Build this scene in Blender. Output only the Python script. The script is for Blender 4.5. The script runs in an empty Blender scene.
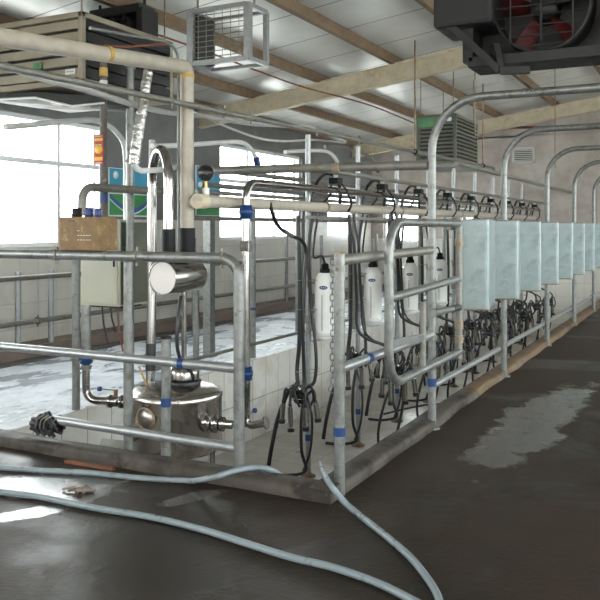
import bpy, math, random
from mathutils import Vector, Matrix, noise
random.seed(7)
C = bpy.context.scene.collection
CAM = Vector((0, 0, 1.5))
CA, SA = 0.8893, 0.4573            # cosine and sine of the camera's heading
V = Vector

# ---------------------------------------------------------------- sight lines: a pixel plus a plane of the building gives a point
def ray(px, py):
    t = (px - 300) / 797.0; s = (228 - py) / 797.0
    return V((-SA + CA * t, CA + SA * t, s))
def onX(px, py, X):
    d = ray(px, py); return CAM + d * (X / d.x)
def onY(px, py, Y):
    d = ray(px, py); return CAM + d * (Y / d.y)
def onZ(px, py, z):
    d = ray(px, py); return CAM + d * ((z - 1.5) / d.z)
def roofz(X):
    return 3.5 + .136 * (X + 7.3) if X <= -.5 else 3.5 + .136 * 6.8 - .136 * (X + .5)
def onRoof(px, py, below=0.0):
    r = ray(px, py)
    d = (3.5 - below + .136 * 7.3 - 1.5) / (r.z - .136 * r.x)
    return CAM + r * d

# ---------------------------------------------------------------- mesh builder
class MB:
    def __init__(s): s.v = []; s.f = []; s.sm = []
    def add(s, vs, fs, smooth=True):
        b = len(s.v); s.v += [V(p) for p in vs]; s.f += [tuple(b + i for i in f) for f in fs]; s.sm += [smooth] * len(fs)
        return s
    def box(s, lo, hi):
        x0, y0, z0 = lo; x1, y1, z1 = hi
        return s.add([(x0,y0,z0),(x1,y0,z0),(x1,y1,z0),(x0,y1,z0),(x0,y0,z1),(x1,y0,z1),(x1,y1,z1),(x0,y1,z1)],
                     [(3,2,1,0),(4,5,6,7),(0,1,5,4),(1,2,6,5),(2,3,7,6),(3,0,4,7)], False)
    def beam(s, a, b, w, h, up=(0,0,1)):
        a = V(a); b = V(b); d = (b - a).normalized(); u = V(up)
        if abs(d.dot(u)) > .98: u = V((1,0,0))
        r = d.cross(u).normalized() * (w / 2); u = r.cross(d).normalized() * (h / 2)
        vs = [a - r - u, a + r - u, a + r + u, a - r + u, b - r - u, b + r - u, b + r + u, b - r + u]
        return s.add(vs, [(0,3,2,1),(4,5,6,7),(0,1,5,4),(1,2,6,5),(2,3,7,6),(3,0,4,7)], False)
    def tube(s, pts, r, fillet=0.0, seg=12, curve=False, caps=True, sub=6):
        P = [V(p) for p in pts]
        if curve and len(P) > 2:
            Q = [P[0] * 2 - P[1]] + P + [P[-1] * 2 - P[-2]]; out = []
            for i in range(1, len(Q) - 2):
                p0, p1, p2, p3 = Q[i-1:i+3]
                for k in range(sub):
                    t = k / sub
                    out.append(.5 * ((2*p1) + (p2-p0)*t + (2*p0-5*p1+4*p2-p3)*t*t + (3*p1-p0-3*p2+p3)*t*t*t))
            out.append(P[-1]); P = out
        elif fillet > 0 and len(P) > 2:
            out = [P[0]]
            for i in range(1, len(P) - 1):
                a, b, c = P[i-1], P[i], P[i+1]
                la, lc = (a-b).length, (c-b).length
                f = min(fillet, la * .49 if i > 1 else la * .95, lc * .49 if i < len(P) - 2 else lc * .95)
                p, q = b + (a-b).normalized() * f, b + (c-b).normalized() * f
                for k in range(9):
                    t = k / 8; w = .586 * 1.0
                    # rational quadratic, close to a circle for a right angle
                    ww = .72
                    den = (1-t)**2 + 2*ww*t*(1-t) + t*t
                    out.append((p*(1-t)**2 + b*2*ww*t*(1-t) + q*t*t) / den)
            out.append(P[-1]); P = out
        n = len(P); T = []
        for i in range(n):
            d = P[min(i+1, n-1)] - P[max(i-1, 0)]
            T.append(d.normalized() if d.length > 1e-9 else V((0,0,1)))
        u = T[0].orthogonal().normalized(); vs = []
        for i in range(n):
            u = (u - T[i] * u.dot(T[i])).normalized(); w = T[i].cross(u)
            rr = r[i] if isinstance(r, (list, tuple)) and len(r) == n else (r if not isinstance(r, (list, tuple)) else r[0])
            for k in range(seg):
                a = 2 * math.pi * k / seg
                vs.append(P[i] + (u * math.cos(a) + w * math.sin(a)) * rr)
        fs = [(i*seg+k, i*seg+(k+1) % seg, (i+1)*seg+(k+1) % seg, (i+1)*seg+k) for i in range(n-1) for k in range(seg)]
        s.add(vs, fs, True)
        if caps:
            b = len(s.v)
            s.v += [v.copy() for v in vs[:seg]] + [v.copy() for v in vs[-seg:]]
            s.f.append(tuple(b + k for k in reversed(range(seg)))); s.f.append(tuple(b + seg + k for k in range(seg))); s.sm += [False, False]
        return s
    def lathe(s, prof, c=(0,0,0), axis=(0,0,1), seg=28, sharp=False):
        c = V(c); ax = V(axis).normalized(); u = ax.orthogonal().normalized(); w = ax.cross(u); vs = []
        if sharp:
            for i in range(len(prof) - 1): s.lathe([prof[i], prof[i+1]], c, axis, seg)
            return s
        for (r, z) in prof:
            for k in range(seg):
                a = 2 * math.pi * k / seg
                vs.append(c + ax * z + (u * math.cos(a) + w * math.sin(a)) * r)
        fs = [(i*seg+k, i*seg+(k+1) % seg, (i+1)*seg+(k+1) % seg, (i+1)*seg+k) for i in range(len(prof)-1) for k in range(seg)]
        return s.add(vs, fs, True)
    def ring(s, c, axis, R, r, seg=20, ts=8):
        ax = V(axis).normalized(); u = ax.orthogonal().normalized(); w = ax.cross(u)
        P = [V(c) + (u * math.cos(2*math.pi*k/seg) + w * math.sin(2*math.pi*k/seg)) * R for k in range(seg + 1)]
        return s.tube(P, r, seg=ts, caps=False)
    def build(s, name, mat, parent=None, loc=None, bevel=0):
        off = V((0,0,0))
        if parent is not None: off = WL[parent.name]
        elif loc is not None: off = V(loc)
        me = bpy.data.meshes.new(name)
        me.from_pydata([tuple(v - off) for v in s.v], [], s.f); me.update()
        me.polygons.foreach_set('use_smooth', s.sm)
        o = bpy.data.objects.new(name, me); C.objects.link(o)
        if mat: me.materials.append(M[mat] if isinstance(mat, str) else mat)
        if parent is not None: o.parent = parent
        else: o.location = off
        WL[o.name] = off
        if bevel:
            m = o.modifiers.new('bevel', 'BEVEL'); m.width = bevel; m.segments = 2; m.limit_method = 'ANGLE'
        return o
WL = {}
def thing(name, label, cat, loc, group=None):
    o = bpy.data.objects.new(name, None); C.objects.link(o); o.location = loc; o.empty_display_size = .1
    WL[o.name] = V(loc); return tag(o, label, cat, group)
def tag(o, label, cat, group=None):
    o['label'] = label; o['category'] = cat
    if group: o['group'] = group
    return o
def struct(o): o['kind'] = 'structure'; return o
def copy_tree(o, loc=None, label=None, parent=None):
    c = o.copy(); C.objects.link(c)
    if parent is not None: c.parent = parent
    if loc is not None: c.location = loc
    if label: c['label'] = label
    for ch in list(o.children): copy_tree(ch, parent=c)
    return c

# ---------------------------------------------------------------- materials
M = {}
def nt(name):
    m = bpy.data.materials.new(name); m.use_nodes = True; t = m.node_tree
    b = t.nodes['Principled BSDF']; M[name] = m
    return m, t, b
def N(t, typ, **kw):
    n = t.nodes.new(typ)
    for k, v in kw.items():
        if k in n.inputs: n.inputs[k].default_value = v
        else: setattr(n, k, v)
    return n
def ramp(t, fac, stops):
    r = t.nodes.new('ShaderNodeValToRGB'); e = r.color_ramp.elements
    while len(e) < len(stops): e.new(.5)
    for i, (p, c) in enumerate(stops):
        e[i].position = p; e[i].color = (*c, 1) if len(c) == 3 else c
    t.links.new(fac, r.inputs[0]); return r.outputs[0]
def coords(t, scale=(1,1,1), kind='Object'):
    tc = t.nodes.new('ShaderNodeTexCoord'); mp = t.nodes.new('ShaderNodeMapping'); mp.inputs['Scale'].default_value = scale
    t.links.new(tc.outputs[kind], mp.inputs[0]); return mp.outputs[0]
def mat(name, col, rough=.5, metal=0, var=.12, scale=6, rv=.1, bump=0, spec=.5, second=None, amt=.5, sc=(1,1,1), det=4):
    """a plain surface with mottled colour and roughness; 'second' is a stain colour in its own patches"""
    m, t, b = nt(name); L = t.links
    co = coords(t, sc); n = N(t, 'ShaderNodeTexNoise', Scale=scale, Detail=det, Roughness=.6); L.new(co, n.inputs['Vector'])
    lo = tuple(max(0, c * (1 - var)) for c in col); hi = tuple(min(1, c * (1 + var)) for c in col)
    c1 = ramp(t, n.outputs['Fac'], [(.3, lo), (.7, hi)])
    if second:
        n2 = N(t, 'ShaderNodeTexNoise', Scale=scale * .6, Detail=6, Roughness=.7); L.new(co, n2.inputs['Vector'])
        f = ramp(t, n2.outputs['Fac'], [(amt, (0,0,0)), (amt + .12, (1,1,1))])
        mx = N(t, 'ShaderNodeMix', data_type='RGBA'); L.new(f, mx.inputs[0]); L.new(c1, mx.inputs[6]); mx.inputs[7].default_value = (*second, 1); c1 = mx.outputs[2]
    L.new(c1, b.inputs['Base Color'])
    L.new(ramp(t, n.outputs['Fac'], [(.3, (max(.03, rough - rv),) * 3), (.7, (min(1, rough + rv),) * 3)]), b.inputs['Roughness'])
    b.inputs['Metallic'].default_value = metal; b.inputs['Specular IOR Level'].default_value = spec
    if bump:
        bp = N(t, 'ShaderNodeBump', Strength=bump, Distance=.01); L.new(n.outputs['Fac'], bp.inputs['Height']); L.new(bp.outputs[0], b.inputs['Normal'])
    return m
mat('galvanised', (.205,.21,.2), .42, .6, .22, 22, .12, .05, second=(.12,.12,.105), amt=.54)
mat('galvanised_new', (.30,.31,.31), .38, .6, .14, 30, .1, .03)
mat('galvanised_old', (.2,.195,.17), .5, .5, .25, 14, .12, .1, second=(.2,.13,.07), amt=.58)
mat('rusty_steel', (.27,.22,.16), .6, .35, .3, 12, .15, .2, second=(.2,.09,.03), amt=.5)
mat('stainless', (.33,.315,.295), .2, 1, .06, 5, .05, sc=(1,1,1))
mat('stainless_tank', (.42,.39,.36), .24, 1, .1, 3, .08)
mat('stainless_disc', (.42,.39,.37), .38, 1, .06, 3, .04)
mat('dark_pole', (.09,.08,.07), .55, .3, .4, 25, .15, .1, second=(.30,.27,.23), amt=.57)
mat('cream_pipe', (.38,.34,.275), .5, 0, .14, 9, .1, .05, second=(.33,.26,.17), amt=.6)
mat('cream_beam', (.50,.43,.31), .7, 0, .15, 7, .1, .1, second=(.36,.27,.16), amt=.58)
mat('brown_purlin', (.16,.105,.06), .75, 0, .3, 8, .1, .2)
mat('rubber', (.007,.007,.008), .36, 0, .2, 20, .08)
mat('black_plastic', (.006,.006,.007), .55, 0, .2, 10, .1, 0, .25)
mat('blue_tape', (.008,.042,.15), .4, 0, .2, 30, .08)
mat('blue_cap', (.01,.02,.13), .35, 0, .2, 20, .05)
mat('yellow_tape', (.42,.27,.05), .5, 0, .2, 30, .1)
mat('hose_grey', (.19,.23,.245), .32, 0, .12, 8, .08)
mat('brown_box', (.17,.10,.038), .65, .1, .3, 18, .1, .15, second=(.36,.27,.13), amt=.58)
mat('beige_cabinet', (.44,.43,.34), .45, 0, .05, 3, .05)
mat('olive_unit', (.11,.115,.085), .55, 0, .15, 5, .08)
mat('tan_unit', (.26,.23,.17), .6, 0, .12, 5, .1, second=(.25,.2,.14), amt=.6)
mat('dark_unit', (.012,.012,.012), .6, .1, .3, 6, .1)
mat('red_blade', (.075,.008,.007), .5, 0, .25, 6, .1)
mat('white_plastic', (.62,.63,.60), .35, 0, .05, 4, .05)
mat('pvc_frame', (.72,.73,.74), .35, 0, .04, 4, .05)
mat('jar', (.93,.93,.9), .22, 0, .05, 6, .04)
mat('jar_scale', (.50,.51,.49), .3, 0, .08, 12, .05)
mat('grey_conduit', (.5,.5,.48), .4, .1, .1, 8, .1)
mat('panel_zinc', (.24,.29,.288), .42, .35, .13, 7, .1, .02, second=(.17,.21,.208), amt=.5, det=3)
mat('panel_rim', (.21,.18,.13), .6, .3, .3, 16, .1)
mat('kerb', (.065,.055,.045), .6, 0, .35, 7, .15, .5, second=(.03,.024,.019), amt=.48, spec=.25)
mat('kerb_brown', (.13,.08,.038), .65, 0, .35, 6, .15, .4, second=(.05,.035,.022), amt=.5)
mat('step_brown', (.17,.13,.105), .5, 0, .2, 4, .15, .2)
mat('gutter', (.08,.075,.07), .4, 0, .2, 4, .1, .2)
mat('foil', (.5,.49,.47), .2, 1, .1, 30, .08, 1.0)
mat('gauge', (.02,.02,.022), .3, 0, .2, 10, .05)
mat('brass', (.4,.27,.1), .35, .8, .2, 10, .1)
mat('red_sign', (.42,.035,.02), .5, 0, .1, 8, .05)
mat('yellow_sign', (.75,.45,.05), .5, 0, .1, 8, .05)
mat('poster_blue', (.05,.30,.46), .4, 0, .12, 3, .05)
mat('poster_green', (.035,.26,.07), .4, 0, .25, 4, .05)
mat('poster_navy', (.03,.10,.33), .4, 0, .1, 4, .05)
mat('poster_white', (.68,.75,.78), .4, 0, .05, 4, .05)
mat('red_print', (.6,.06,.05), .5, 0, .1, 8, .05)
mat('green_decal', (.08,.22,.10), .4, 0, .3, 6, .05)
mat('ink', (.03,.03,.035), .5, 0, .1, 8, .05)
mat('grey_ink', (.25,.26,.28), .5, 0, .1, 8, .05)
mat('red_conduit', (.17,.045,.025), .55, 0, .2, 8, .05)
mat('red_rust', (.14,.05,.02), .6, 0, .3, 12, .1, .2, second=(.09,.05,.03), amt=.55)
mat('bounce_ground', (.62,.61,.58), .9, 0, .08, 1, .05)  # pale tone chosen so the outside ground reflects light onto the ceiling

def tiles(name, u, v, col, w, h, rough=.2, grout=(.3,.28,.25), dirt=(.45,.36,.24), damt=.62, mortar=.006, lines=None):
    m, t, b = nt(name); L = t.links
    tc = t.nodes.new('ShaderNodeTexCoord'); sp = t.nodes.new('ShaderNodeSeparateXYZ'); L.new(tc.outputs['Object'], sp.inputs[0])
    cb = t.nodes.new('ShaderNodeCombineXYZ'); L.new(sp.outputs[u], cb.inputs[0]); L.new(sp.outputs[v], cb.inputs[1])
    br = N(t, 'ShaderNodeTexBrick', Scale=1.0); br.offset = 0; L.new(cb.outputs[0], br.inputs['Vector'])
    br.inputs['Brick Width'].default_value = w; br.inputs['Row Height'].default_value = h; br.inputs['Mortar Size'].default_value = mortar
    br.inputs['Mortar Smooth'].default_value = .2; br.inputs['Bias'].default_value = 0
    br.inputs['Color1'].default_value = (*col, 1); br.inputs['Color2'].default_value = (*[c * .9 for c in col], 1); br.inputs['Mortar'].default_value = (*grout, 1)
    n = N(t, 'ShaderNodeTexNoise', Scale=2.2, Detail=7, Roughness=.65); L.new(tc.outputs['Object'], n.inputs['Vector'])
    f = ramp(t, n.outputs['Fac'], [(damt - .12, (0,0,0)), (damt + .15, (.8,.8,.8))])
    mx = N(t, 'ShaderNodeMix', data_type='RGBA'); L.new(f, mx.inputs[0]); L.new(br.outputs['Color'], mx.inputs[6]); mx.inputs[7].default_value = (*dirt, 1)
    L.new(mx.outputs[2], b.inputs['Base Color']); L.new(ramp(t, n.outputs['Fac'], [(.3, (rough,)*3), (.7, (rough + .25,)*3)]), b.inputs['Roughness'])
    bp = N(t, 'ShaderNodeBump', Strength=.4, Distance=.004, invert=True); L.new(br.outputs['Fac'], bp.inputs['Height']); L.new(bp.outputs[0], b.inputs['Normal'])
    return m, t, b, mx, sp
tiles('tile_pit_wall', 1, 2, (.68,.67,.63), .3, .45)
tiles('tile_pit_floor', 0, 1, (.52,.49,.45), .4, .4, .25, (.3,.28,.26), (.36,.32,.27), .55)
def wall_mat(name, u, top):
    """white tiles up to a height, grey blotchy concrete above them"""
    m, t, b, mx, sp = tiles(name, u, 2, (.62,.60,.54), .3, .3, .25, (.4,.39,.36), (.45,.4,.33), .66, .004); L = t.links
    n = N(t, 'ShaderNodeTexNoise', Scale=1.6, Detail=8, Roughness=.7)
    tc = t.nodes.new('ShaderNodeTexCoord'); L.new(tc.outputs['Object'], n.inputs['Vector'])
    con = ramp(t, n.outputs['Fac'], [(.3, CON[name][0]), (.5, CON[name][1]), (.72, CON[name][2])])
    gt = N(t, 'ShaderNodeMath', operation='GREATER_THAN'); L.new(sp.outputs[2], gt.inputs[0]); gt.inputs[1].default_value = top
    m2 = N(t, 'ShaderNodeMix', data_type='RGBA'); L.new(gt.outputs[0], m2.inputs[0]); L.new(mx.outputs[2], m2.inputs[6]); L.new(con, m2.inputs[7])
    L.new(m2.outputs[2], b.inputs['Base Color'])
    r = N(t, 'ShaderNodeMapRange'); L.new(gt.outputs[0], r.inputs[0]); r.inputs[3].default_value = .3; r.inputs[4].default_value = .9
    L.new(r.outputs[0], b.inputs['Roughness'])
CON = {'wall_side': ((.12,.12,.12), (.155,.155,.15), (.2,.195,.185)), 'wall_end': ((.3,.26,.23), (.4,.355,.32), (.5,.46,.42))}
wall_mat('wall_side', 1, 1.62); wall_mat('wall_end', 0, 1.25)

def wet_floor(name, dry, wetc, r_wet, r_dry, thr, bump=.12, scale=.55, streak=(1,1,1), ripple=0):
    m, t, b = nt(name); L = t.links
    co = coords(t, streak)
    n = N(t, 'ShaderNodeTexNoise', Scale=scale, Detail=6, Roughness=.58, Distortion=.4); L.new(co, n.inputs['Vector'])
    f = N(t, 'ShaderNodeTexNoise', Scale=38, Detail=5, Roughness=.7); L.new(coords(t), f.inputs['Vector'])
    med = N(t, 'ShaderNodeTexNoise', Scale=4.5, Detail=6, Roughness=.65); L.new(coords(t), med.inputs['Vector'])
    wet = ramp(t, n.outputs['Fac'], [(thr - .04, (1,1,1)), (thr + .05, (0,0,0))])
    c1 = ramp(t, med.outputs['Fac'], [(.3, tuple(c * .72 for c in dry)), (.7, tuple(c * 1.25 for c in dry))])
    c2 = ramp(t, med.outputs['Fac'], [(.3, tuple(c * .8 for c in wetc)), (.7, tuple(c * 1.2 for c in wetc))])
    mx = N(t, 'ShaderNodeMix', data_type='RGBA'); L.new(wet, mx.inputs[0]); L.new(c1, mx.inputs[6]); L.new(c2, mx.inputs[7])
    L.new(mx.outputs[2], b.inputs['Base Color'])
    mr = N(t, 'ShaderNodeMapRange'); L.new(wet, mr.inputs[0]); mr.inputs[3].default_value = r_dry; mr.inputs[4].default_value = r_wet
    L.new(mr.outputs[0], b.inputs['Roughness'])
    # fine grain where dry, gentle ripples where wet
    h = N(t, 'ShaderNodeMix', data_type='FLOAT'); L.new(wet, h.inputs[0]); L.new(f.outputs['Fac'], h.inputs[2])
    sc = N(t, 'ShaderNodeMath', operation='MULTIPLY'); L.new(med.outputs['Fac'], sc.inputs[0]); sc.inputs[1].default_value = ripple; L.new(sc.outputs[0], h.inputs[3])
    bp = N(t, 'ShaderNodeBump', Strength=bump, Distance=.02); L.new(h.outputs[0], bp.inputs['Height']); L.new(bp.outputs[0], b.inputs['Normal'])
    return m
wet_floor('floor_alley', (.026,.017,.0105), (.016,.011,.007), .32, .55, .45, .35, .5)
M['floor_alley'].node_tree.nodes['Principled BSDF'].inputs['Specular IOR Level'].default_value = .25
wet_floor('floor_platform', (.60,.63,.68), (.26,.29,.33), .24, .38, .47, .8, 3.2, (1,.45,1), 1.6)  # pale bluish tone paints the windows' glare into the platform colour

def roof_mat():
    m, t, b = nt('roof_sheet'); L = t.links
    tc = t.nodes.new('ShaderNodeTexCoord'); sp = t.nodes.new('ShaderNodeSeparateXYZ'); L.new(tc.outputs['Object'], sp.inputs[0])
    md = N(t, 'ShaderNodeMath', operation='PINGPONG'); L.new(sp.outputs[1], md.inputs[0]); md.inputs[1].default_value = .5
    ln = N(t, 'ShaderNodeMath', operation='LESS_THAN'); L.new(md.outputs[0], ln.inputs[0]); ln.inputs[1].default_value = .012
    n = N(t, 'ShaderNodeTexNoise', Scale=1.3, Detail=5); L.new(tc.outputs['Object'], n.inputs['Vector'])
    c = ramp(t, n.outputs['Fac'], [(.3, (.54,.54,.52)), (.7, (.68,.68,.65))])
    mx = N(t, 'ShaderNodeMix', data_type='RGBA'); L.new(ln.outputs[0], mx.inputs[0]); L.new(c, mx.inputs[6]); mx.inputs[7].default_value = (.12,.11,.1,1)
    L.new(mx.outputs[2], b.inputs['Base Color']); b.inputs['Roughness'].default_value = .28
roof_mat()
def glass_mat():
    m, t, b = nt('window_glass'); t.nodes.remove(b); L = t.links
    o = t.nodes['Material Output']; tr = t.nodes.new('ShaderNodeBsdfTransparent'); gl = t.nodes.new('ShaderNodeBsdfGlossy')
    gl.inputs['Roughness'].default_value = .02; tr.inputs[0].default_value = (.93,.97,.98,1)
    mx = t.nodes.new('ShaderNodeMixShader'); mx.inputs[0].default_value = .06
    L.new(tr.outputs[0], mx.inputs[1]); L.new(gl.outputs[0], mx.inputs[2]); L.new(mx.outputs[0], o.inputs[0])
glass_mat()

# ---------------------------------------------------------------- setting
WX, EY, RX, BY = -7.3, 18.0, 4.6, -4.0
PX, KX, KY = -4.63, -1.98, 4.05           # pit wall, inner side of the alley kerb, inner side of the front kerb
def setting():
    s = struct(MB().box((KX+.01, BY-.3, -.15), (RX, EY, 0)).build('floor', 'floor_alley'))
    s = struct(MB().box((WX, BY-.3, -.15), (KX+.01, KY-.12, 0)).build('floor', 'floor_alley'))
    s = struct(MB().box((WX, KY-.12, -1.0), (PX, EY, 0)).build('floor', 'floor_platform'))
    struct(MB().box((PX, KY-.12, -1.0), (KX+.01, EY, -.9)).build('floor', 'tile_pit_floor'))
    struct(MB().box((PX+.001, KY, -.9), (PX+.016, EY, -.002)).build('wall_pit_left', 'tile_pit_wall'))
    struct(MB().box((KX+.01, KY-.12, -.9), (KX+.03, EY, -.15)).build('wall_pit_right', 'tile_pit_wall'))
    struct(MB().box((PX, KY-.13, -.9), (KX+.01, KY-.11, -.15)).build('wall_pit_front', 'tile_pit_wall'))
    # kerbs: rough cast edges
    def kerb(a, b, w, h, m, name, n=60):
        mb = MB(); a = V(a); b = V(b); d = (b - a).normalized(); r = V((d.y, -d.x, 0)); vs = []; prof = [(-.5, -.02), (-.5, .75), (-.42, 1), (.36, 1), (.5, .72), (.5, -.02)]
        for i in range(n + 1):
            p = a.lerp(b, i / n)
            for (q, z) in prof:
                k = noise.noise(p * 2.1 + V((q * 3, z, 0))) * .018
                vs.append(p + r * (q * w + k) + V((0, 0, z * h + (k if z > .5 else 0))))
        m_ = len(prof)
        fs = [(i*m_+k, i*m_+k+1, (i+1)*m_+k+1, (i+1)*m_+k) for i in range(n) for k in range(m_-1)]
        mb.add(vs, fs, True); mb.add(vs[:m_], [tuple(range(m_))], False); mb.add(vs[-m_:], [tuple(reversed(range(m_)))], False)
        return struct(mb.build(name, m))
    kerb((WX, 3.99, 0), (-1.83, 3.99, 0), .14, .075, 'kerb', 'trim_1')
    kerb((-1.905, 3.92, 0), (-1.905, 6.9, 0), .15, .07, 'kerb', 'trim_2', 40)
    kerb((-1.905, 6.9, 0), (-1.905, EY, 0), .15, .07, 'kerb_brown', 'trim_3', 120)
    struct(MB().box((WX, KY, 0), (-6.92, EY, .14)).build('trim_4', 'step_brown'))
    struct(MB().box((-6.92, KY, .001), (-6.72, EY, .012)).build('trim_5', 'gutter'))

    def holed(name, axis, p0, p1, r0, r1, z0, z1, holes, m):
        us = sorted({r0, r1} | {h[0] for h in holes} | {h[1] for h in holes}); zs = sorted({z0, z1} | {h[2] for h in holes} | {h[3] for h in holes})
        mb = MB()
        for i in range(len(us)-1):
            for j in range(len(zs)-1):
                cu, cz = (us[i]+us[i+1])/2, (zs[j]+zs[j+1])/2
                if any(h[0] < cu < h[1] and h[2] < cz < h[3] for h in holes): continue
                if axis == 'x': mb.box((p0, us[i], zs[j]), (p1, us[i+1], zs[j+1]))
                else: mb.box((us[i], p0, zs[j]), (us[i+1], p1, zs[j+1]))
        struct(mb.build(name, m))
    wl = [(4.3, 8.42, 1.27, 2.87), (11.27, 14.3, 1.3, 2.93), (15.5, 17.2, 1.3, 2.45), (-3.2, 2.4, 1.2, 2.9)]
    holed('wall_left', 'x', WX-.22, WX, BY, EY+.2, -.2, 3.56, wl, 'wall_side')
    we = [(-7.0, -6.1, 1.15, 2.3), (-5.3, -4.8, 1.3, 1.95)]
    holed('wall_end', 'y', EY, EY+.22, WX, RX, -1.0, 3.56, we, 'wall_end')
    # gable above the end wall
    g = MB(); 
    for (xa, xb) in ((WX, -.5), (-.5, RX)):
        g.add([(xa,EY,3.56),(xb,EY,3.56),(xb,EY,roofz(xb)),(xa,EY,roofz(xa))], [(0,1,2,3)], False)
    struct(g.build('wall_gable', 'wall_end'))
    wr = [(-3.4, 1.2, .9, 3.4), (1.8, 6.6, .9, 3.4), (7.2, 12.0, .9, 3.4), (12.6, 17.4, .9, 3.4)]
    holed('wall_right', 'x', RX, RX+.22, BY, EY+.2, -.2, 3.82, wr, 'wall_side')
    wb = [(-5.5, -2.5, 1.4, 2.8), (.2, 3.0, 1.4, 2.8)]
    holed('wall_back', 'y', BY-.22, BY, WX, RX, -.2, 3.6, wb, 'wall_end')
    # roof sheets
    r = MB()
    for (xa, xb) in ((WX-.4, -.5), (-.5, RX+.4)):
        za, zb = roofz(xa), roofz(xb)
        r.add([(xa,BY-.4,za),(xb,BY-.4,zb),(xb,EY+.3,zb),(xa,EY+.3,za),(xa,BY-.4,za+.06),(xb,BY-.4,zb+.06),(xb,EY+.3,zb+.06),(xa,EY+.3,za+.06)],
              [(0,1,2,3),(7,6,5,4),(0,4,5,1),(1,5,6,2),(2,6,7,3),(3,7,4,0)], False)
    struct(r.build('ceiling', 'roof_sheet'))
    k = 6
    for x in (-7.2, -6.3, -5.16, -3.99, -2.82, -1.65, -.5, .7, 1.9, 3.1, 4.3):
        struct(MB().beam((x, BY, roofz(x)-.07), (x, EY, roofz(x)-.07), .07, .13).build('trim_%d' % k, 'brown_purlin')); k += 1
    for y in (-1.5, 4.6, 10.68, 16.8):
        mb = MB()
        for (xa, xb) in ((WX, -.5), (-.5, RX)):
            mb.beam((xa, y, roofz(xa)-.26), (xb, y, roofz(xb)-.26), .09, .24)
            mb.beam((xa, y, roofz(xa)-.135), (xb, y, roofz(xb)-.135), .15, .02)
            mb.beam((xa, y, roofz(xa)-.385), (xb, y, roofz(xb)-.385), .15, .02)
        struct(mb.build('trim_%d' % k, 'cream_beam')); k += 1
    # windows
    wn = 1
    def win(axis, p, u0, u1, z0, z1, nv, hbar):
        nonlocal wn
        root = bpy.data.objects.new('window_%d' % wn, None); C.objects.link(root); root['kind'] = 'structure'
        c = V((p, (u0+u1)/2, z0)) if axis == 'x' else V(((u0+u1)/2, p, z0)); root.location = c; WL[root.name] = c
        fr = MB(); w = .05
        def b(ua, ub, za, zb, d=.035):
            if axis == 'x': fr.box((p-d, ua, za), (p+d, ub, zb))
            else: fr.box((ua, p-d, za), (ub, p+d, zb))
        b(u0, u0+w, z0, z1); b(u1-w, u1, z0, z1); b(u0+w, u1-w, z0, z0+w); b(u0+w, u1-w, z1-w, z1)
        for u in ([5.9, 7.62] if (axis == 'x' and abs(u0-4.3) < .01) else [u0 + (u1-u0)*i/nv for i in range(1, nv)]): b(u-w/2, u+w/2, z0+w, z1-w, .03)
        if hbar: b(u0+w, u1-w, hbar-.03, hbar+.03, .025)
        fr.build('window_frame', 'pvc_frame', root)
        gm = MB()
        if axis == 'x': gm.box((p-.003, u0+w, z0+w), (p+.003, u1-w, z1-w))
        else: gm.box((u0+w, p-.003, z0+w), (u1-w, p+.003, z1-w))
        gm.build('window_pane', 'window_glass', root); wn += 1
    for h in wl: win('x', WX-.1, *h, 3 if h[1]-h[0] > 3 else 2, 2.32)
    for h in we: win('y', EY+.1, *h, 2, None)
    for h in wr: win('x', RX+.1, *h, 3, 2.4)
    # unseen ground outside, made pale to bounce daylight up to the ceiling
    g = MB()
    for lo, hi in (((-30, -30), (WX-.25, 45)), ((RX+.25, -30), (30, 45)), ((WX-.25, EY+.25), (RX+.25, 45)), ((WX-.25, -30), (RX+.25, BY-.25))): g.box((*lo, -.25), (*hi, -.15))
    struct(g.build('floor', 'bounce_ground'))
setting()

# ---------------------------------------------------------------- small shared shapes
def tape(p, r, h, parent, name='tape_band', m='blue_tape', axis=(0,0,1)):
    p = V(p); a = V(axis).normalized()
    return MB().tube([p - a*h/2, p + a*h/2], r + .003, seg=18).build(name, m, parent)
def clamp(p, axis, r, parent, name='clamp', m='galvanised_old'):
    p = V(p); a = V(axis).normalized(); mb = MB()
    mb.tube([p - a*.015, p + a*.015], r + .006, seg=16)
    side = a.cross(V((0,0,1))); side = side.normalized() if side.length > .1 else V((1,0,0))
    up = side.cross(a).normalized() if abs(a.z) < .9 else V((0,1,0))
    for sgn in (1, -1): mb.tube([p + up*sgn*(r), p + up*sgn*(r+.028)], .008, seg=8)
    return mb.build(name, m, parent)

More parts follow.
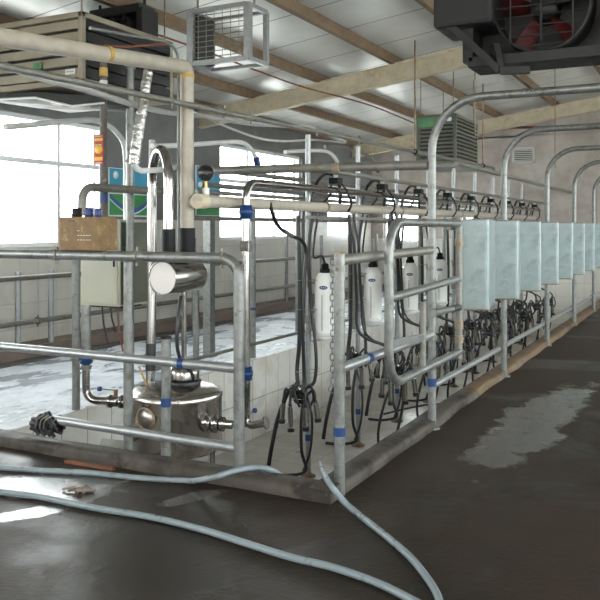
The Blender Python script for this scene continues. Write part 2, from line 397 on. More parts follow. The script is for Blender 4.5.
# ---------------------------------------------------------------- fence on the front kerb
FY = 4.03
def zF(z): return 1.5 - (1.5 - z) * 1.033
def front_fence():
    xe = onY(239, 300, FY).x
    f = thing('pipe_fence', 'galvanised three-rail pipe fence standing on the front kerb beside the steel tank', 'fence', (xe, FY, .07))
    zt = zF(1.325); r = .033
    MB().tube([(WX+.15, FY, zt), (xe, FY, zt), (xe, FY, .06)], r, fillet=.12, seg=18).build('top_rail', 'galvanised', f)
    a = onY(20, 349, FY); b = onY(235, 367, FY)
    MB().tube([(WX+.15, FY, zF(.69)), (xe-.02, FY, zF(.694))], .029, seg=16).build('middle_rail', 'galvanised_new', f)
    x0 = onY(60, 421, FY).x
    MB().tube([(x0-.12, FY, zF(.245)), (xe-.02, FY, zF(.238))], .029, seg=16).build('bottom_rail', 'galvanised_new', f)
    MB().tube([(onY(-20,300,FY).x, FY, .06), (onY(-20,300,FY).x, FY, zt)], r, seg=16).build('post', 'galvanised', f)
    x1 = onY(122, 300, FY).x
    p = MB().tube([(x1, FY+.062, .02), (x1, FY+.062, zt)], .031, seg=16).build('post', 'galvanised', f)
    x2 = onY(160, 350, FY).x
    p = MB().tube([(x2, FY+.062, .02), (x2, FY+.062, .80)], .031, seg=16).build('post', 'galvanised', f)
    tape((x2, FY+.062, onY(160, 404, FY).z), .031, .055, p)
    MB().tube([(x2, FY+.062, .80), (x2, FY+.062, .815)], .034, seg=16).build('post_cap', 'black_plastic', p)
    x3 = onY(182, 360, FY).x
    tape((x3, FY, zF(.692)), .029, .04, f, axis=(1,0,0))
    for px in (57, 137, 222): clamp((onY(px, 256, FY).x, FY, zt), (1,0,0), r, f)
front_fence()
# bunch of black rubber straps tied to the fence end
def straps():
    c = onY(50, 420, FY - .0); mb = MB(); w = MB()
    for i in range(9):
        a = random.uniform(0, 6.28); pts = []
        for k in range(6):
            u = k / 5
            pts.append(c + V((-.14 + .24*u, .035*math.cos(a + 3*u), .045*math.sin(a+3*u) - .03*abs(u-.6)*2 + random.uniform(-.012,.012))))
        mb.tube(pts, random.uniform(.012,.02), curve=True, seg=8, sub=4)
    for i in range(4):
        x = c.x - .07 + .05*i
        mb.tube([V((x, c.y-.03, c.z+.02)), V((x-.02, c.y-.045, c.z-.05)), V((x+random.uniform(-.02,.01), c.y-.03, c.z-.1))], .012, curve=True, seg=8)
    o = thing('rubber_straps', 'bunch of black rubber straps tied round the end of the bottom fence rail', 'strap', c)
    mb.build('strap', 'rubber', o)
    for i in range(3):
        x = c.x - .05 + .035*i
        w.tube([V((x-.02, c.y-.06, c.z-.05)), V((x, c.y-.065, c.z+.01)), V((x+.05, c.y-.05, c.z+.045))], .006, curve=True, seg=6)
    w.build('binding_wire', 'galvanised_old', o)
straps()

# ---------------------------------------------------------------- alley side fence, hoops, gate, splash panels
LX = -1.85
def zA(z): return 1.5 - (1.5 - z) * 1.063
def alley():
    y1, y2 = onX(339.5, 480, LX).y, onX(432, 420, LX).y
    f = thing('pipe_fence', 'galvanised corner fence with two rails and a blue-taped post at the kerb corner', 'fence', (LX, y1, .1))
    p = MB().tube([(LX, y1, 0), (LX, y1, zA(1.36))], .031, seg=18).build('post', 'galvanised', f)
    MB().tube([(LX, y1, zA(1.36)), (LX, y1, zA(1.36)+.012)], .034, seg=18).build('post_cap', 'rusty_steel', p)
    tape((LX, y1, onX(338, 432, LX).z), .031, .05, p)
    clamp((LX, y1, 1.27), (0,0,1), .033, f)
    MB().tube([(LX, y1, zA(1.33)), (LX, y2-.03, zA(1.345))], .031, seg=16).build('top_rail', 'galvanised_old', f)
    q = MB().tube([(LX, y1, zA(.755)), (LX, y2-.03, zA(.75))], .029, seg=16).build('bottom_rail', 'galvanised_new', f)
    t = onX(368, 359, LX); tape((LX, t.y, zA(.754)), .029, .05, q, axis=(0,1,0))
    # hoops
    ys = [y2, onX(504, 370, LX).y, onX(547, 340, LX).y]; ys += [ys[2] + 2.3, ys[2] + 4.6, ys[2] + 6.9]
    names = ['nearest tall pipe hoop rising from the kerb behind the curved gate', 'second tall pipe hoop, rising in front of the zinc splash panels',
             'third tall pipe hoop along the kerb, just inside the right edge', 'fourth pipe hoop along the kerb, at the far right', 'fifth pipe hoop along the kerb, near the end wall', 'farthest pipe hoop on the kerb, next to the end wall']
    for i, y in enumerate(ys):
        zt = zA(2.40 + .02 * min(i, 2))
        o = thing('pipe_hoop', 'galvanised ' + names[i], 'hoop', (LX, y, 0), 'pipe hoops along the kerb')
        MB().tube([(LX, y, 0), (LX, y, zt), (1.3, y, zt), (1.3, y, 0)], .031, fillet=.38, seg=18).build('hoop_pipe', 'galvanised', o)
        if i == 0: tape((LX, y, onX(432, 382, LX).z), .031, .06, o)
        MB().tube([(LX, y, 0), (LX, y, .012)], .06, seg=14).build('foot_ring', 'galvanised_old', o)
        if i == 0:   # stamped letters on the arm
            cu = bpy.data.curves.new('letters', 'FONT'); cu.body = 'FAC'; cu.size = .045; cu.extrude = .0008; cu.align_x = 'CENTER'; cu.align_y = 'CENTER'
            ob = bpy.data.objects.new('lettering', cu); C.objects.link(ob)
            me = bpy.data.meshes.new_from_object(ob.evaluated_get(bpy.context.evaluated_depsgraph_get())); bpy.data.objects.remove(ob)
            lo = bpy.data.objects.new('lettering', me); C.objects.link(lo); me.materials.append(M['ink']); lo.parent = o
            c = onY(532, 92.5, y - .03); lo.location = V((c.x, y - .0325, zt + .003)) - V((LX, y, 0)); lo.rotation_euler = (math.pi/2, 0, 0)
    # low rail between hoops
    o = thing('guard_rail', 'long galvanised low guard rail running above the brown kerb below the splash panels', 'rail', (LX, 6, .32))
    MB().tube([(LX-.045, y2, zA(.36)), (LX-.045, EY-.05, zA(.32))], .026, seg=14).build('rail_pipe', 'galvanised_new', o)
    for y in ys[1:]: clamp((LX-.045, y, zA(.33)), (0,1,0), .026, o)
    # gate
    gX = LX + .095
    g = thing('pipe_gate', 'galvanised pipe gate with rounded corners hanging in front of the first hoop', 'gate', onX(460, 352, gX))
    a = onX(459, 221, gX); b = onX(388, 224, gX); c = onX(388, 374, gX); d = onX(459, 348, gX)
    z0 = zA(.585); zt = zA(1.535)
    yl, yr = onX(389, 300, gX).y, a.y
    MB().tube([(gX, yr, zt), (gX, yl, zt), (gX, yl, z0), (gX, yr, z0)], .029, fillet=.2, seg=18).build('gate_frame', 'galvanised', g)
    MB().tube([(gX, yr, z0-.06), (gX, yr, zt+.05)], .027, seg=16).build('hinge_post', 'galvanised_old', g)
    e1, e2 = onX(395, 297, gX), onX(457, 279, gX)
    MB().tube([(gX, yl, e1.z), (gX, yr, e2.z)], .027, seg=16).build('middle_bar', 'galvanised', g)
    e1, e2 = onX(391, 343, gX), onX(424, 338, gX)
    MB().beam((gX, yl, e1.z), (gX, e2.y, e2.z+.005), .03, .045).build('short_bar', 'galvanised', g)
    v1, v2 = onX(423, 300, gX), onX(423, 357, gX)
    MB().tube([(gX, v1.y, e2.z+.25), (gX, v1.y, z0)], .022, seg=14).build('upright_bar', 'galvanised_old', g)
    s = MB().tube([onX(434, 313, gX), onX(456, 308, gX)], .026, seg=14).build('latch_bar', 'galvanised', g)
    MB().tube([onX(452, 309, gX), onX(458.5, 307.5, gX)], .029, seg=14).build('rubber_sleeve', 'rubber', s)
    for z in (z0+.1, zt-.15, e2.z): MB().tube([(gX, yr, z-.03), (gX, yr, z+.03)], .034, seg=14).build('hinge', 'rusty_steel', g)
    # splash panels
    sx = LX + .06; pxs = [463]
    y0 = onX(463, 250, sx).y; pitch = y0 * .1745
    lab = ['nearest to the gate', 'second from the gate, below the second hoop', 'third from the gate', 'fourth from the gate, by the third hoop', 'fifth from the gate, at the right edge', 'sixth from the gate', 'seventh from the gate', 'farthest from the gate']
    root = thing('splash_panel', 'bent zinc sheet splash panel, ' + lab[0], 'panel', (sx, y0, zA(.88)), 'zinc splash panels')
    prof = [(-.012, .0), (.0, .0), (.165, .045), (.185, .055), (.192, .075), (.188, .11), (.09, pitch*.55), (.006, pitch*.965)]
    mb = MB(); zb, ztp = zA(.875), zA(1.565); th = .003
    for side in (0, 1):
        pass
    P = [V((sx + x, y0 + y, 0)) for x, y in prof]
    vs = []; n = len(P)
    for (z) in (zb, ztp):
        for p in P: vs.append(p + V((th, 0, z)))
    for (z) in (zb, ztp):
        for p in P: vs.append(p + V((-th, 0, z)))
    fs = [(i, i+1, n+i+1, n+i) for i in range(n-1)] + [(2*n+i+1, 2*n+i, 3*n+i, 3*n+i+1) for i in range(n-1)]
    fs += [(i, 2*n+i, 2*n+i+1, i+1) for i in range(n-1)] + [(n+i, n+i+1, 3*n+i+1, 3*n+i) for i in range(n-1)] + [(0, n, 3*n, 2*n), (n-1, 3*n-1, 4*n-1, 2*n-1)]
    mb.add(vs, fs, False); mb.build('sheet', 'panel_zinc', root)
    for z, nm in ((zb, 'lower_rim'), (ztp, 'upper_rim')):
        MB().tube([p + V((0,0,z)) for p in P[1:-1]], .008 if z == zb else .006, seg=8).build(nm, 'panel_rim' if z == zb else 'galvanised', root)
    for k in range(1, 8): copy_tree(root, (sx, y0 + pitch*k, zA(.88)), 'bent zinc sheet splash panel, ' + lab[k])
    # top rail carrying the panels
    o = thing('panel_rail', 'slim galvanised rail behind the tops of the zinc splash panels', 'rail', (sx-.13, 10, 1.5))
    MB().tube([(sx-.12, y0, 1.5), (sx-.12, EY-.05, 1.5)], .02, seg=12).build('rail_pipe', 'galvanised_old', o)
alley()

# ---------------------------------------------------------------- chain on the corner post
def chain():
    X = LX - .07; top = onX(332.5, 262, X); o = thing('hanging_chain', 'steel link chain hanging beside the corner post', 'chain', top)
    mb = MB(); z = top.z; n = 0
    while z > onX(332, 384, X).z:
        y = top.y + .004*math.sin(n*.7); c = V((X, y, z))
        ax = V((0.95, .3, 0)) if n % 2 == 0 else V((-.3, .95, 0))
        u = ax.normalized(); R = .0115; H = .021
        pts = []
        for k in range(17):
            a = 2*math.pi*k/16
            pts.append(c + u*(R*math.cos(a)) + V((0,0,R*math.sin(a) + (H-R)*(1 if math.sin(a) > 0 else -1)*(1 if abs(math.sin(a)) > 1e-6 else 0))))
        mb.tube(pts, (.0034), seg=6, caps=False); z -= .034; n += 1
    mb.build('links', 'galvanised', o)
    MB().ring((X, top.y, z - .014), (.5,-1,0), .022, .004).build('end_ring', 'galvanised', o)
    MB().tube([(LX, top.y, top.z+.01), (X, top.y, top.z+.015)], .006, seg=8).build('hook', 'rusty_steel', o)
chain()

# ---------------------------------------------------------------- left platform edge and wall side rails
def platform_rails():
    X = -4.70
    f = thing('pipe_fence', 'weathered pipe fence along the far edge of the pit on the wet platform', 'fence', (X, 8, 0))
    mats = ['galvanised', 'galvanised', 'rusty_steel', 'galvanised_old', 'galvanised', 'galvanised_old', 'galvanised', 'galvanised', 'galvanised_old']
    for i, y in enumerate([onX(196, 300, X).y, 7.95, 9.4, 10.9, 12.4, 13.9, 15.4, 16.9]):
        h = 1.15 if i == 0 else 1.75
        p = MB().tube([(X, y, 0), (X, y, h)], .034, seg=14).build('post', mats[i], f)
        if i == 1: tape((X, y, onX(257, 308, X).z), .034, .03, p)
    MB().tube([(X+.05, 6.0, .17), (X+.05, EY-.1, .17)], .02, seg=10).build('low_rail', 'galvanised_old', f)
    for z in (1.60,): MB().beam((X, 6.7, z), (X, EY-.1, z), .03, .045).build('top_rail', 'galvanised_old', f)
    # the lone posts at the left
    o = thing('steel_post', 'galvanised post at the pit edge left of the beige cabinet', 'post', onX(76, 408, -4.66))
    b = onX(76, 406, -4.66); MB().tube([(-4.66, b.y, 0), (-4.66, b.y, 1.33)], .033, seg=14).build('pipe', 'galvanised', o)
    clamp((-4.66, b.y, .42), (0,0,1), .033, o)
    o = thing('steel_post', 'tall galvanised post in front of the beige cabinet reaching up to the cream pipe', 'post', (-4.64, onX(130, 300, -4.64).y, 0))
    y = onX(130, 300, -4.64).y; MB().tube([(-4.64, y, 0), (-4.64, y, 2.95)], .036, seg=16).build('pipe', 'galvanised', o)
    MB().tube([(-4.64, y, 2.93), (-4.64, y, 2.96)], .05, seg=14).build('top_collar', 'galvanised_old', o)
    clamp((-4.64, y, 2.1), (0,0,1), .036, o)
    # wall side
    X = -7.02
    f = thing('pipe_fence', 'low two-rail pipe fence along the tiled wall under the windows', 'fence', (X, 8, .14))
    for i, y in enumerate([onX(18,300,X).y, onX(51,300,X).y, 8.6, 10.1, 11.6, 13.1, 14.6, 16.1, 17.6]):
        MB().tube([(X, y, .14), (X, y, 1.0 if i < 3 else 1.35)], .035, seg=12).build('post', 'galvanised_new' if i < 3 else 'galvanised', f)
    for z, r in ((.93, .03), (.42, .03)):
        MB().tube([(X+.06, 4.2, z), (X+.06, EY-.1, z)], r, seg=12).build('rail', 'galvanised_old', f)
    clamp((X+.06, onX(38,317,X+.06).y, .42), (0,1,0), .04, f)
    # greenish narrow sheet beside the milk riser
    X = -4.85; a, b = onX(243, 222, X), onX(255, 286, X)
    o = thing('zinc_sheet', 'narrow grey-green zinc sheet hanging behind the steel milk riser', 'sheet', (X, a.y, b.z))
    MB().box((X-.008, a.y, b.z), (X+.008, b.y, 1.60)).build('sheet', 'panel_zinc', o)
platform_rails()
# upright frames on the platform, between the pit and the wall
def uprights():
    defs = [(300, 5.2, 'grey-green upright steel channel behind the first milking station'), (352, 5.2, 'grey-green upright steel channel behind the second milking station'),
            (209, 5.2, 'pale upright steel channel right of the cream pipe')]
    for px, X, lab in defs:
        X = -5.2; p = onX(px, 275, X)
        o = thing('steel_channel', lab, 'post', (X, p.y, 0))
        mb = MB(); mb.box((X-.05, p.y-.05, 0), (X+.05, p.y-.04, 1.62)); mb.box((X-.05, p.y-.04, 0), (X-.04, p.y+.05, 1.62)); mb.box((X+.04, p.y-.04, 0), (X+.05, p.y+.05, 1.62))
        mb.build('channel', 'galvanised', o)
        MB().box((X-.07, p.y-.07, 0), (X+.07, p.y+.07, .012)).build('base_plate', 'galvanised_old', o)
uprights()

# ---------------------------------------------------------------- overhead pipes
CX = -3.5
def overhead():
    # cream vacuum pipe
    yv = onX(187, 150, CX).y; zt = onX(187, 66, CX).z
    o = thing('vacuum_pipe', 'thick cream vacuum pipe running overhead and turning down beside the steel arch', 'pipe', (CX, yv, 1.3))
    a = onX(-30, 30, CX); a0 = onX(35, 43, CX)
    zb = onX(187, 251, CX).z
    MB().tube([a0 + (a0 - V((CX, yv, zt-.03))) * .8, a0, (CX, yv, zt-.01), (CX, yv, zb)], .052, fillet=.05, seg=22).build('pipe_run', 'cream_pipe', o)
    MB().tube([(CX, yv, zb-.02), (CX, yv, onX(187, 228, CX).z)], .062, seg=20).build('rubber_coupler', 'black_plastic', o)
    tape((CX, yv, onX(187, 76, CX).z), .053, .03, o, 'yellow_band', 'yellow_tape')
    q = onX(107, 56, CX); d = (V((CX, yv, zt)) - a0).normalized(); tape(a0 + d*((q-a0).dot(d)), .053, .035, o, 'yellow_band', 'yellow_tape', d)
    tape((CX, yv, onX(187, 199, CX).z), .054, .02, o, 'joint_ring', 'cream_pipe')
    # thin rod next to it
    r = thing('thin_pipe', 'slim steel pipe dropping along the left side of the cream pipe', 'pipe', onX(178.5, 250, CX-.05))
    X = CX - .09
    MB().tube([onX(90, 28, X), onX(168, 42, X), onX(178.5, 52, X), onX(178.5, 251, X)], .011, fillet=.08, seg=10).build('pipe', 'galvanised', r)
    # rust-coloured conduit on the cream pipe
    r = thing('conduit', 'thin rust-red conduit along the top of the cream pipe and on under the roof', 'conduit', onX(35, 38, CX))
    pts = [onX(20, 34, CX+.02), onX(60, 40, CX+.02), onX(110, 47, CX+.02), onX(165, 44, CX)] + [onRoof(x, y, .42) for x, y in ((205, 50), (250, 68), (300, 86), (372, 106), (413, 122))]
    MB().tube(pts[:4] , .009, curve=True, seg=8).build('conduit_run', 'red_conduit', r)
    MB().tube([onRoof(x, y, .42) for x, y in ((150, 32), (205, 51), (250, 68), (300, 86), (345, 98), (372, 106), (395, 115), (416, 124))], .012, curve=True, seg=8).build('conduit_run', 'red_conduit', r)
    # long carrier pipe above the pit
    X = -3.40
    o = thing('carrier_pipe', 'long thin steel carrier pipe running high above the middle of the pit', 'pipe', (X, 8, 2.4))
    a, b = onX(35, 73, X), onX(494, 168, X)
    e = a + (a-b)*.06
    MB().tube([e, b, b + V((0,.0,-.12))], .022, fillet=.05, seg=12).build('pipe_run', 'galvanised_old', o)
    for px in (172, 224, 251, 317, 359): 
        y = onX(px, 120, X).y; t = (y-a.y)/(b.y-a.y); clamp(a.lerp(b, t), (0,1,0), .022, o)
    for px, pt in ((415, 112), (483, 108)):
        y = onX(px, 120, X).y; t = (y-a.y)/(b.y-a.y); p = a.lerp(b, t)
        h = thing('hanger_rod', 'thin rusty hanger rod %s the louvred cooler' % ('left of' if px < 450 else 'right of'), 'rod', p, 'hanger rods')
        MB().tube([p, (p.x, p.y, roofz(p.x)-.1)], .014, seg=8).build('rod', 'rusty_steel', h)
        clamp(p, (0,1,0), .03, h, m='black_plastic')
    # drooping conduit below it
    X = -3.7
    o = thing('cable_conduit', 'pale flexible conduit sagging below the carrier pipe over the tank', 'conduit', onX(35, 80, X))
    MB().tube([onX(x, y, X) for x, y in ((5, 66), (35, 76), (80, 88), (128, 103), (165, 112), (210, 117), (255, 124), (310, 128), (345, 142))], .021, curve=True, seg=12).build('conduit_run', 'grey_conduit', o)
    # cross pipe at hoop height
    Y = onX(432, 420, -1.85).y
    o = thing('cross_pipe', 'thick grey cross pipe from the cream pipe to the nearest hoop', 'pipe', onY(300, 168, Y))
    a, b = onY(200, 171, Y), onY(428, 165, Y)
    MB().tube([a, b], .036, seg=16).build('pipe_run', 'galvanised_old', o)
    m_ = onY(337, 168, Y); MB().tube([m_ - V((.03,0,0)), m_ + V((.03,0,0))], .043, seg=16).build('coupling', 'rusty_steel', o)
    # milk line: stainless riser with blue unions
    X = -3.22
    o = thing('milk_riser', 'polished steel milk riser with two blue unions that bends into the overhead milk line', 'pipe', onX(248, 425, X))
    top = onX(246, 182, X); y = top.y
    mz = top.z - .0
    zb = onX(249, 425, X).z
    MB().tube([(X, y, zb+.0), (X, y, mz), (X, EY-.6, mz+.02)], .032, fillet=.13, seg=18).build('milk_pipe', 'stainless', o)
    for py in (212, 373):
        z = onX(247, py, X).z; u = MB()
        u.lathe([(.034,-.055),(.05,-.05),(.05,-.02),(.058,-.018),(.058,.018),(.05,.02),(.05,.05),(.034,.055)], (X, y, z), seg=8); u.build('blue_union', 'blue_tape', o)
    MB().tube([(X, y, zb+.1), (X, y, zb), (X+.16, y+.02, zb+.04)], .032, fillet=.07, seg=16).build('elbow', 'stainless', o)
    MB().tube([(X+.16, y+.02, zb+.04), (X+.175, y+.022, zb+.044)], .05, seg=18).build('flange', 'stainless_tank', o)
    lv = MB().tube([(X+.02, y-.02, zb+.09), (X+.1, y-.05, zb+.14)], .007, seg=8).build('lever', 'galvanised', o)
    MB().lathe([(0,-.02),(.016,-.016),(.022,0),(.016,.016),(0,.02)], (X+.11, y-.052, zb+.145), seg=12).build('lever_knob', 'blue_cap', lv)
    MB().tube([(X-.03, y, mz-.5), (X+.03, y, mz-.5)], .05, seg=12).build('wall_clip', 'galvanised_old', o)
    # cream manifold
    X = -3.34
    o = thing('vacuum_manifold', 'cream horizontal vacuum manifold above the milking stations', 'pipe', onX(240, 205, X))
    a = onX(197, 201, X); b = onX(400, 210, X); d = (b-a).normalized(); d.z *= .5
    e = V((X, EY-.6, a.z + .02))
    MB().tube([a, e], .047, seg=20).build('manifold_pipe', 'cream_pipe', o)
    MB().tube([a, a + V((0,.1,0))], .056, seg=20).build('end_socket', 'cream_beam', o)
    MB().tube([a + V((0,.03,0)), (CX, yv+.05, a.z-.01)], .045, seg=16).build('branch', 'cream_pipe', o)
    for px in (325, 400, 460):
        y = onX(px, 210, X).y; MB().tube([(X, y-.02, a.z+.01), (X, y+.02, a.z+.01)], .052, seg=18).build('joint_ring', 'rusty_steel', o)
    # pressure gauge
    g0 = onX(206, 173, X)
    g = thing('pressure_gauge', 'round black pressure gauge standing on the end of the cream manifold', 'gauge', (X, g0.y, a.z+.05))
    dr = V((SA, -CA, 0)); 
    MB().lathe([(0,-.02),(.058,-.02),(.062,-.014),(.062,.014),(.056,.02),(.056,.016),(0,.016)], g0, dr, 28).build('gauge_case', 'gauge', g)
    MB().tube([(X, g0.y, a.z+.02), (X, g0.y, g0.z-.055)], .012, seg=10).build('stem', 'brass', g)
    MB().tube([(X, g0.y, a.z+.05), (X, g0.y, a.z+.10)], .026, seg=6).build('hex_fitting', 'white_plastic', g)
    # thin service pipes along the pit
    for (X, z, r, m_, lab) in ((-3.62, 1.79, .018, 'galvanised_old', 'thin grey service pipe just behind the milk line'),
                               (-4.70, 2.12, .028, 'galvanised_old', 'grey air pipe running over the far edge of the pit'),
                               (-4.9, 1.97, .03, 'galvanised', 'pale pipe over the far edge of the pit below the air pipe'),
                               (-3.1, 2.02, .022, 'galvanised_old', 'grey pipe above the milk line over the stations')):
        y0 = onX(196 if X > -4.7 else 200, 190, X).y + (1.6 if X == -3.1 else 0)
        o = tag(MB().tube([(X, y0, z), (X, EY-.3, z)], r, seg=12).build('service_pipe', m_, loc=(X, y0, z)), lab, 'pipe')
    # curved white vent pipe with blue cap
    X = -3.9; o = thing('vent_pipe', 'pale vent pipe curving down to a blue-capped end above the milk riser', 'pipe', onX(256, 160, X))
    MB().tube([onX(x, y, X) for x, y in ((152, 146), (165, 146), (200, 144), (238, 142), (250, 148), (256, 158))], .021, curve=True, seg=12).build('pipe_run', 'grey_conduit', o)
    MB().tube([onX(256, 157, X), onX(257.5, 165, X)], .032, seg=14).build('blue_cap', 'blue_cap', o)
    X = -5.0; o = tag(MB().tube([onX(x, y, X) for x, y in ((5, 127), (35, 124.5), (85, 120), (104, 123), (117, 133), (125, 150), (126, 200), (126, 240))], .026, curve=True, seg=12).build('bent_conduit', 'grey_conduit', loc=onX(35, 124, X)), 'pale conduit running across the left window top and bending down by the tall post', 'conduit')
    # two arched pipes further back
    for i, (pts, lab) in enumerate(((((285, 152), (300, 151), (325, 151), (335, 158), (340, 170)), 'pale arched pipe above the first stations'),
                         (((325, 147), (345, 148), (362, 152), (374, 162), (378, 172)), 'grey arched pipe behind the second station'))):
        X = -4.0; o = tag(MB().tube([onX(x, y, X) for x, y in pts], .022, curve=True, seg=12).build('arched_pipe', 'grey_conduit' if i == 0 else 'galvanised_old', loc=onX(*pts[0], X)), lab, 'pipe')
    # long curved conduit from the cooler side
    X = -3.9; o = tag(MB().tube([onX(x, y, X) for x, y in ((193, 112), (215, 122), (240, 132), (262, 139), (285, 141), (315, 140), (345, 143))], .012, curve=True, seg=8).build('cable', 'grey_conduit', loc=onX(200, 115, X)), 'grey cable swooping from the cream pipe to the pit pipes', 'cable')
    # silver foil duct
    X = CX - .12
    o = thing('foil_duct', 'crinkled silver foil duct hanging down beside the cream pipe', 'duct', onX(150, 66, X))
    pts = [onX(x, y, X) for x, y in ((149, 66), (146, 84), (144, 100), (140, 122), (136, 148), (134, 166))]
    mb = MB(); Q = []; R = []
    for i in range(len(pts)-1):
        for k in range(12):
            Q.append(pts[i].lerp(pts[i+1], k/12)); 
    R = [.036 + .0012*math.sin(i*1.9) + .004*noise.noise(V((i*.7, 0, 0))) for i in range(len(Q))]
    mb.tube(Q, R, seg=14); mb.build('duct', 'foil', o)
    MB().tube([onX(134, 164, X), onX(138, 171, X), onX(160, 170, X), onX(185, 166, X)], .021, fillet=.05, seg=12).build('tail_pipe', 'white_plastic', o)
overhead()

# ---------------------------------------------------------------- receiver tank, trap and their pipework
def receiver():
    yc = 4.86; xc = onY(176, 400, yc).x
    k = 5.86/797.0
    dep = (V((xc,yc,0)) - V((0,0,0))).dot(V((-SA, CA, 0))); k = dep/797.0
    R = 46.5*k; xc -= .6*k; zt = 1.5 - (392-228)*k; zb = 1.5 - (447-228)*k
    t = thing('receiver_tank', 'round polished stainless steel receiver tank with domed lid behind the front fence', 'tank', (xc, yc, -.9))
    MB().lathe([(0,zb-.05),(R*.6,zb-.045),(R*.92,zb-.01),(R,zb+.04),(R,zt-.03),(R*1.01,zt-.025),(R*1.01,zt)], (xc, yc, 0), seg=56).build('drum', 'stainless_tank', t)
    MB().lathe([(R*1.015,zt-.018),(R*1.015,zt+.004),(R*.97,zt+.02),(R*.8,zt+.045),(R*.5,zt+.065),(0,zt+.075)], (xc, yc, 0), seg=56).build('lid', 'stainless_tank', t)
    cx = xc + .05; cy = yc + .03
    MB().lathe([(.13,zt+.055),(.135,zt+.085),(.115,zt+.11),(.11,zt+.07)], (cx, cy, 0), seg=36).build('rubber_seal', 'rubber', t)
    h = MB().lathe([(.118,zt+.08),(.118,zt+.15),(.105,zt+.19),(.06,zt+.21),(0,zt+.215)], (cx, cy, 0), seg=36).build('hatch_dome', 'stainless', t)
    MB().tube([(cx+.115, cy-.03, zt+.08), (cx+.12, cy-.05, zt+.15), (cx+.07, cy-.07, zt+.2), (cx, cy-.08, zt+.19), (cx-.02, cy-.13, zt+.1)], .008, curve=True, seg=8).build('hatch_clamp', 'rubber', t)
    # port ring facing the fence, seated against the drum
    dv = V((-.35, -1, 0)).normalized(); 
    rr = ray(146, 419); rr = V((rr.x, rr.y, 0)); ln = rr.length; rr.normalize(); cc = V((xc, yc, 0)); bb = rr.dot(cc); disc = math.sqrt(bb*bb - (cc.length_squared - R*R)); hit = rr*(bb-disc)
    px_, py_ = hit.x, hit.y
    nrm = V((px_-xc, py_-yc, 0)).normalized(); zp = 1.5 - (419-228)/797*(hit.length/ln)
    MB().ring((px_+nrm.x*.006, py_+nrm.y*.006, zp), nrm, .075, .009, 28).build('port_ring', 'rusty_steel', t)
    MB().lathe([(0,.0),(.07,.0),(.072,-.02)], (px_+nrm.x*.004, py_+nrm.y*.004, zp), nrm, 24).build('port_plate', 'stainless_disc', t)
    MB().tube([(px_-.1, py_-.01, zb+.0), (px_+.12, py_-.04, zb-.0)], .006, seg=8).build('cradle_rod', 'rusty_steel', t)
    # outlet with fittings to the right
    a = V((xc + R*.92, yc-.10, 1.5-(415-228)*k*1.0)); mb = MB()
    d = V((1, .18, 0)).normalized()
    mb.lathe([(.0,-.05),(.045,-.05),(.045,.0),(.062,.002),(.062,.03),(.042,.032),(.042,.075),(.066,.077),(.066,.1),(.044,.102),(.044,.13),(.052,.132),(.052,.155),(.03,.157),(.03,.22),(0,.22)], a, d, 22)
    mb.build('outlet', 'stainless', t)
    # drain under the drum
    MB().tube([(xc+.05, yc, zb-.04), (xc+.05, yc, -.62), (xc+.25, yc+.02, -.62)], .035, fillet=.08, seg=14).build('drain_pipe', 'stainless', t)
    MB().tube([(xc+.05, yc, zb-.05), (xc+.05, yc, zb-.17)], .05, seg=14).build('drain_sleeve', 'rubber', t)
    for s in range(3):
        a = 2.1*s + .4; MB().tube([(xc+R*.8*math.cos(a), yc+R*.8*math.sin(a), zb), (xc+R*.85*math.cos(a), yc+R*.85*math.sin(a), -.9)], .02, seg=12).build('leg', 'stainless', t)
    LZ = zt + .055
    # horizontal trap above it
    X = -3.52; a = onX(162.5, 278, X); Rt = 16.6*(a.dot(V((-SA,CA,0))))/797
    o = thing('steel_trap', 'short horizontal stainless cylinder with a brushed round end, hung below the top rail', 'cylinder', (X, a.y, a.z - Rt))
    Lh = .42
    MB().lathe([(Rt-.004,0),(Rt,.006),(Rt,Lh-.02),(Rt*.92,Lh),(0,Lh+.01)], a, (0,1,0), 40).build('body', 'stainless', o)
    e = MB().lathe([(0,0),(Rt-.004,0)], a, (0,-1,0), 40).build('end_disc', 'stainless_disc', o)
    MB().ring(a + V((0,.0,0)), (0,1,0), Rt, .006, 40, 8).build('rim', 'stainless', o)
    for s in (.10, .30): MB().tube([(X, a.y+s, a.z+Rt-.01), (X, a.y+s, 1.31)], .008, seg=8).build('hanger', 'galvanised_old', o)
    # legs down to the tank
    for px, py0, nm, lab in ((184, 296, 'stainless', 'slim polished pipe dropping from the steel trap to the tank lid'),):
        y = a.y + .27; p = onY(px, 300, y); x = p.x
        y = min(y, yc+.2)
        q = thing('down_pipe', lab, 'pipe', (x, y, LZ))
        MB().tube([(x, y, LZ-.03), (x, y, a.z-Rt*.8)], .02, seg=14).build('pipe', nm, q)
    # tall steel arch
    yl = 5.05; pL = onY(152, 300, yl); yr = a.y + .12; pR = onX(168.5, 200, X)
    zt2 = onX(160, 157, X).z - .045
    q = thing('steel_arch', 'tall polished steel pipe arch rising from the tank lid and ending in a black coupler', 'pipe', (pL.x, yl, LZ))
    P = [(pL.x+.04, 4.98, LZ-.02), (pL.x, yl, 1.15), (pL.x, yl, zt2)]
    l = V((pL.x, yl, zt2-.12)); r = V((X, pR.y, zt2-.12)); pts = [V((pL.x+.03, 4.99, LZ-.03)), V((pL.x, yl, 1.0)), l]
    c = (l + r)/2; h = (r - l)/2
    for i in range(1, 12):
        th = math.pi - math.pi*i/12; pts.append(c + h*math.cos(th) + V((0,0,h.length*1.0*math.sin(th))))
    zc = onX(170, 250, X).z
    pts += [r, V((X, pR.y, zc))]
    MB().tube(pts, .036, seg=18).build('arch_pipe', 'stainless', q)
    MB().tube([(X, pR.y, zc-.02), (X, pR.y, onX(170, 229, X).z)], .050, seg=18).build('rubber_coupler', 'black_plastic', q)
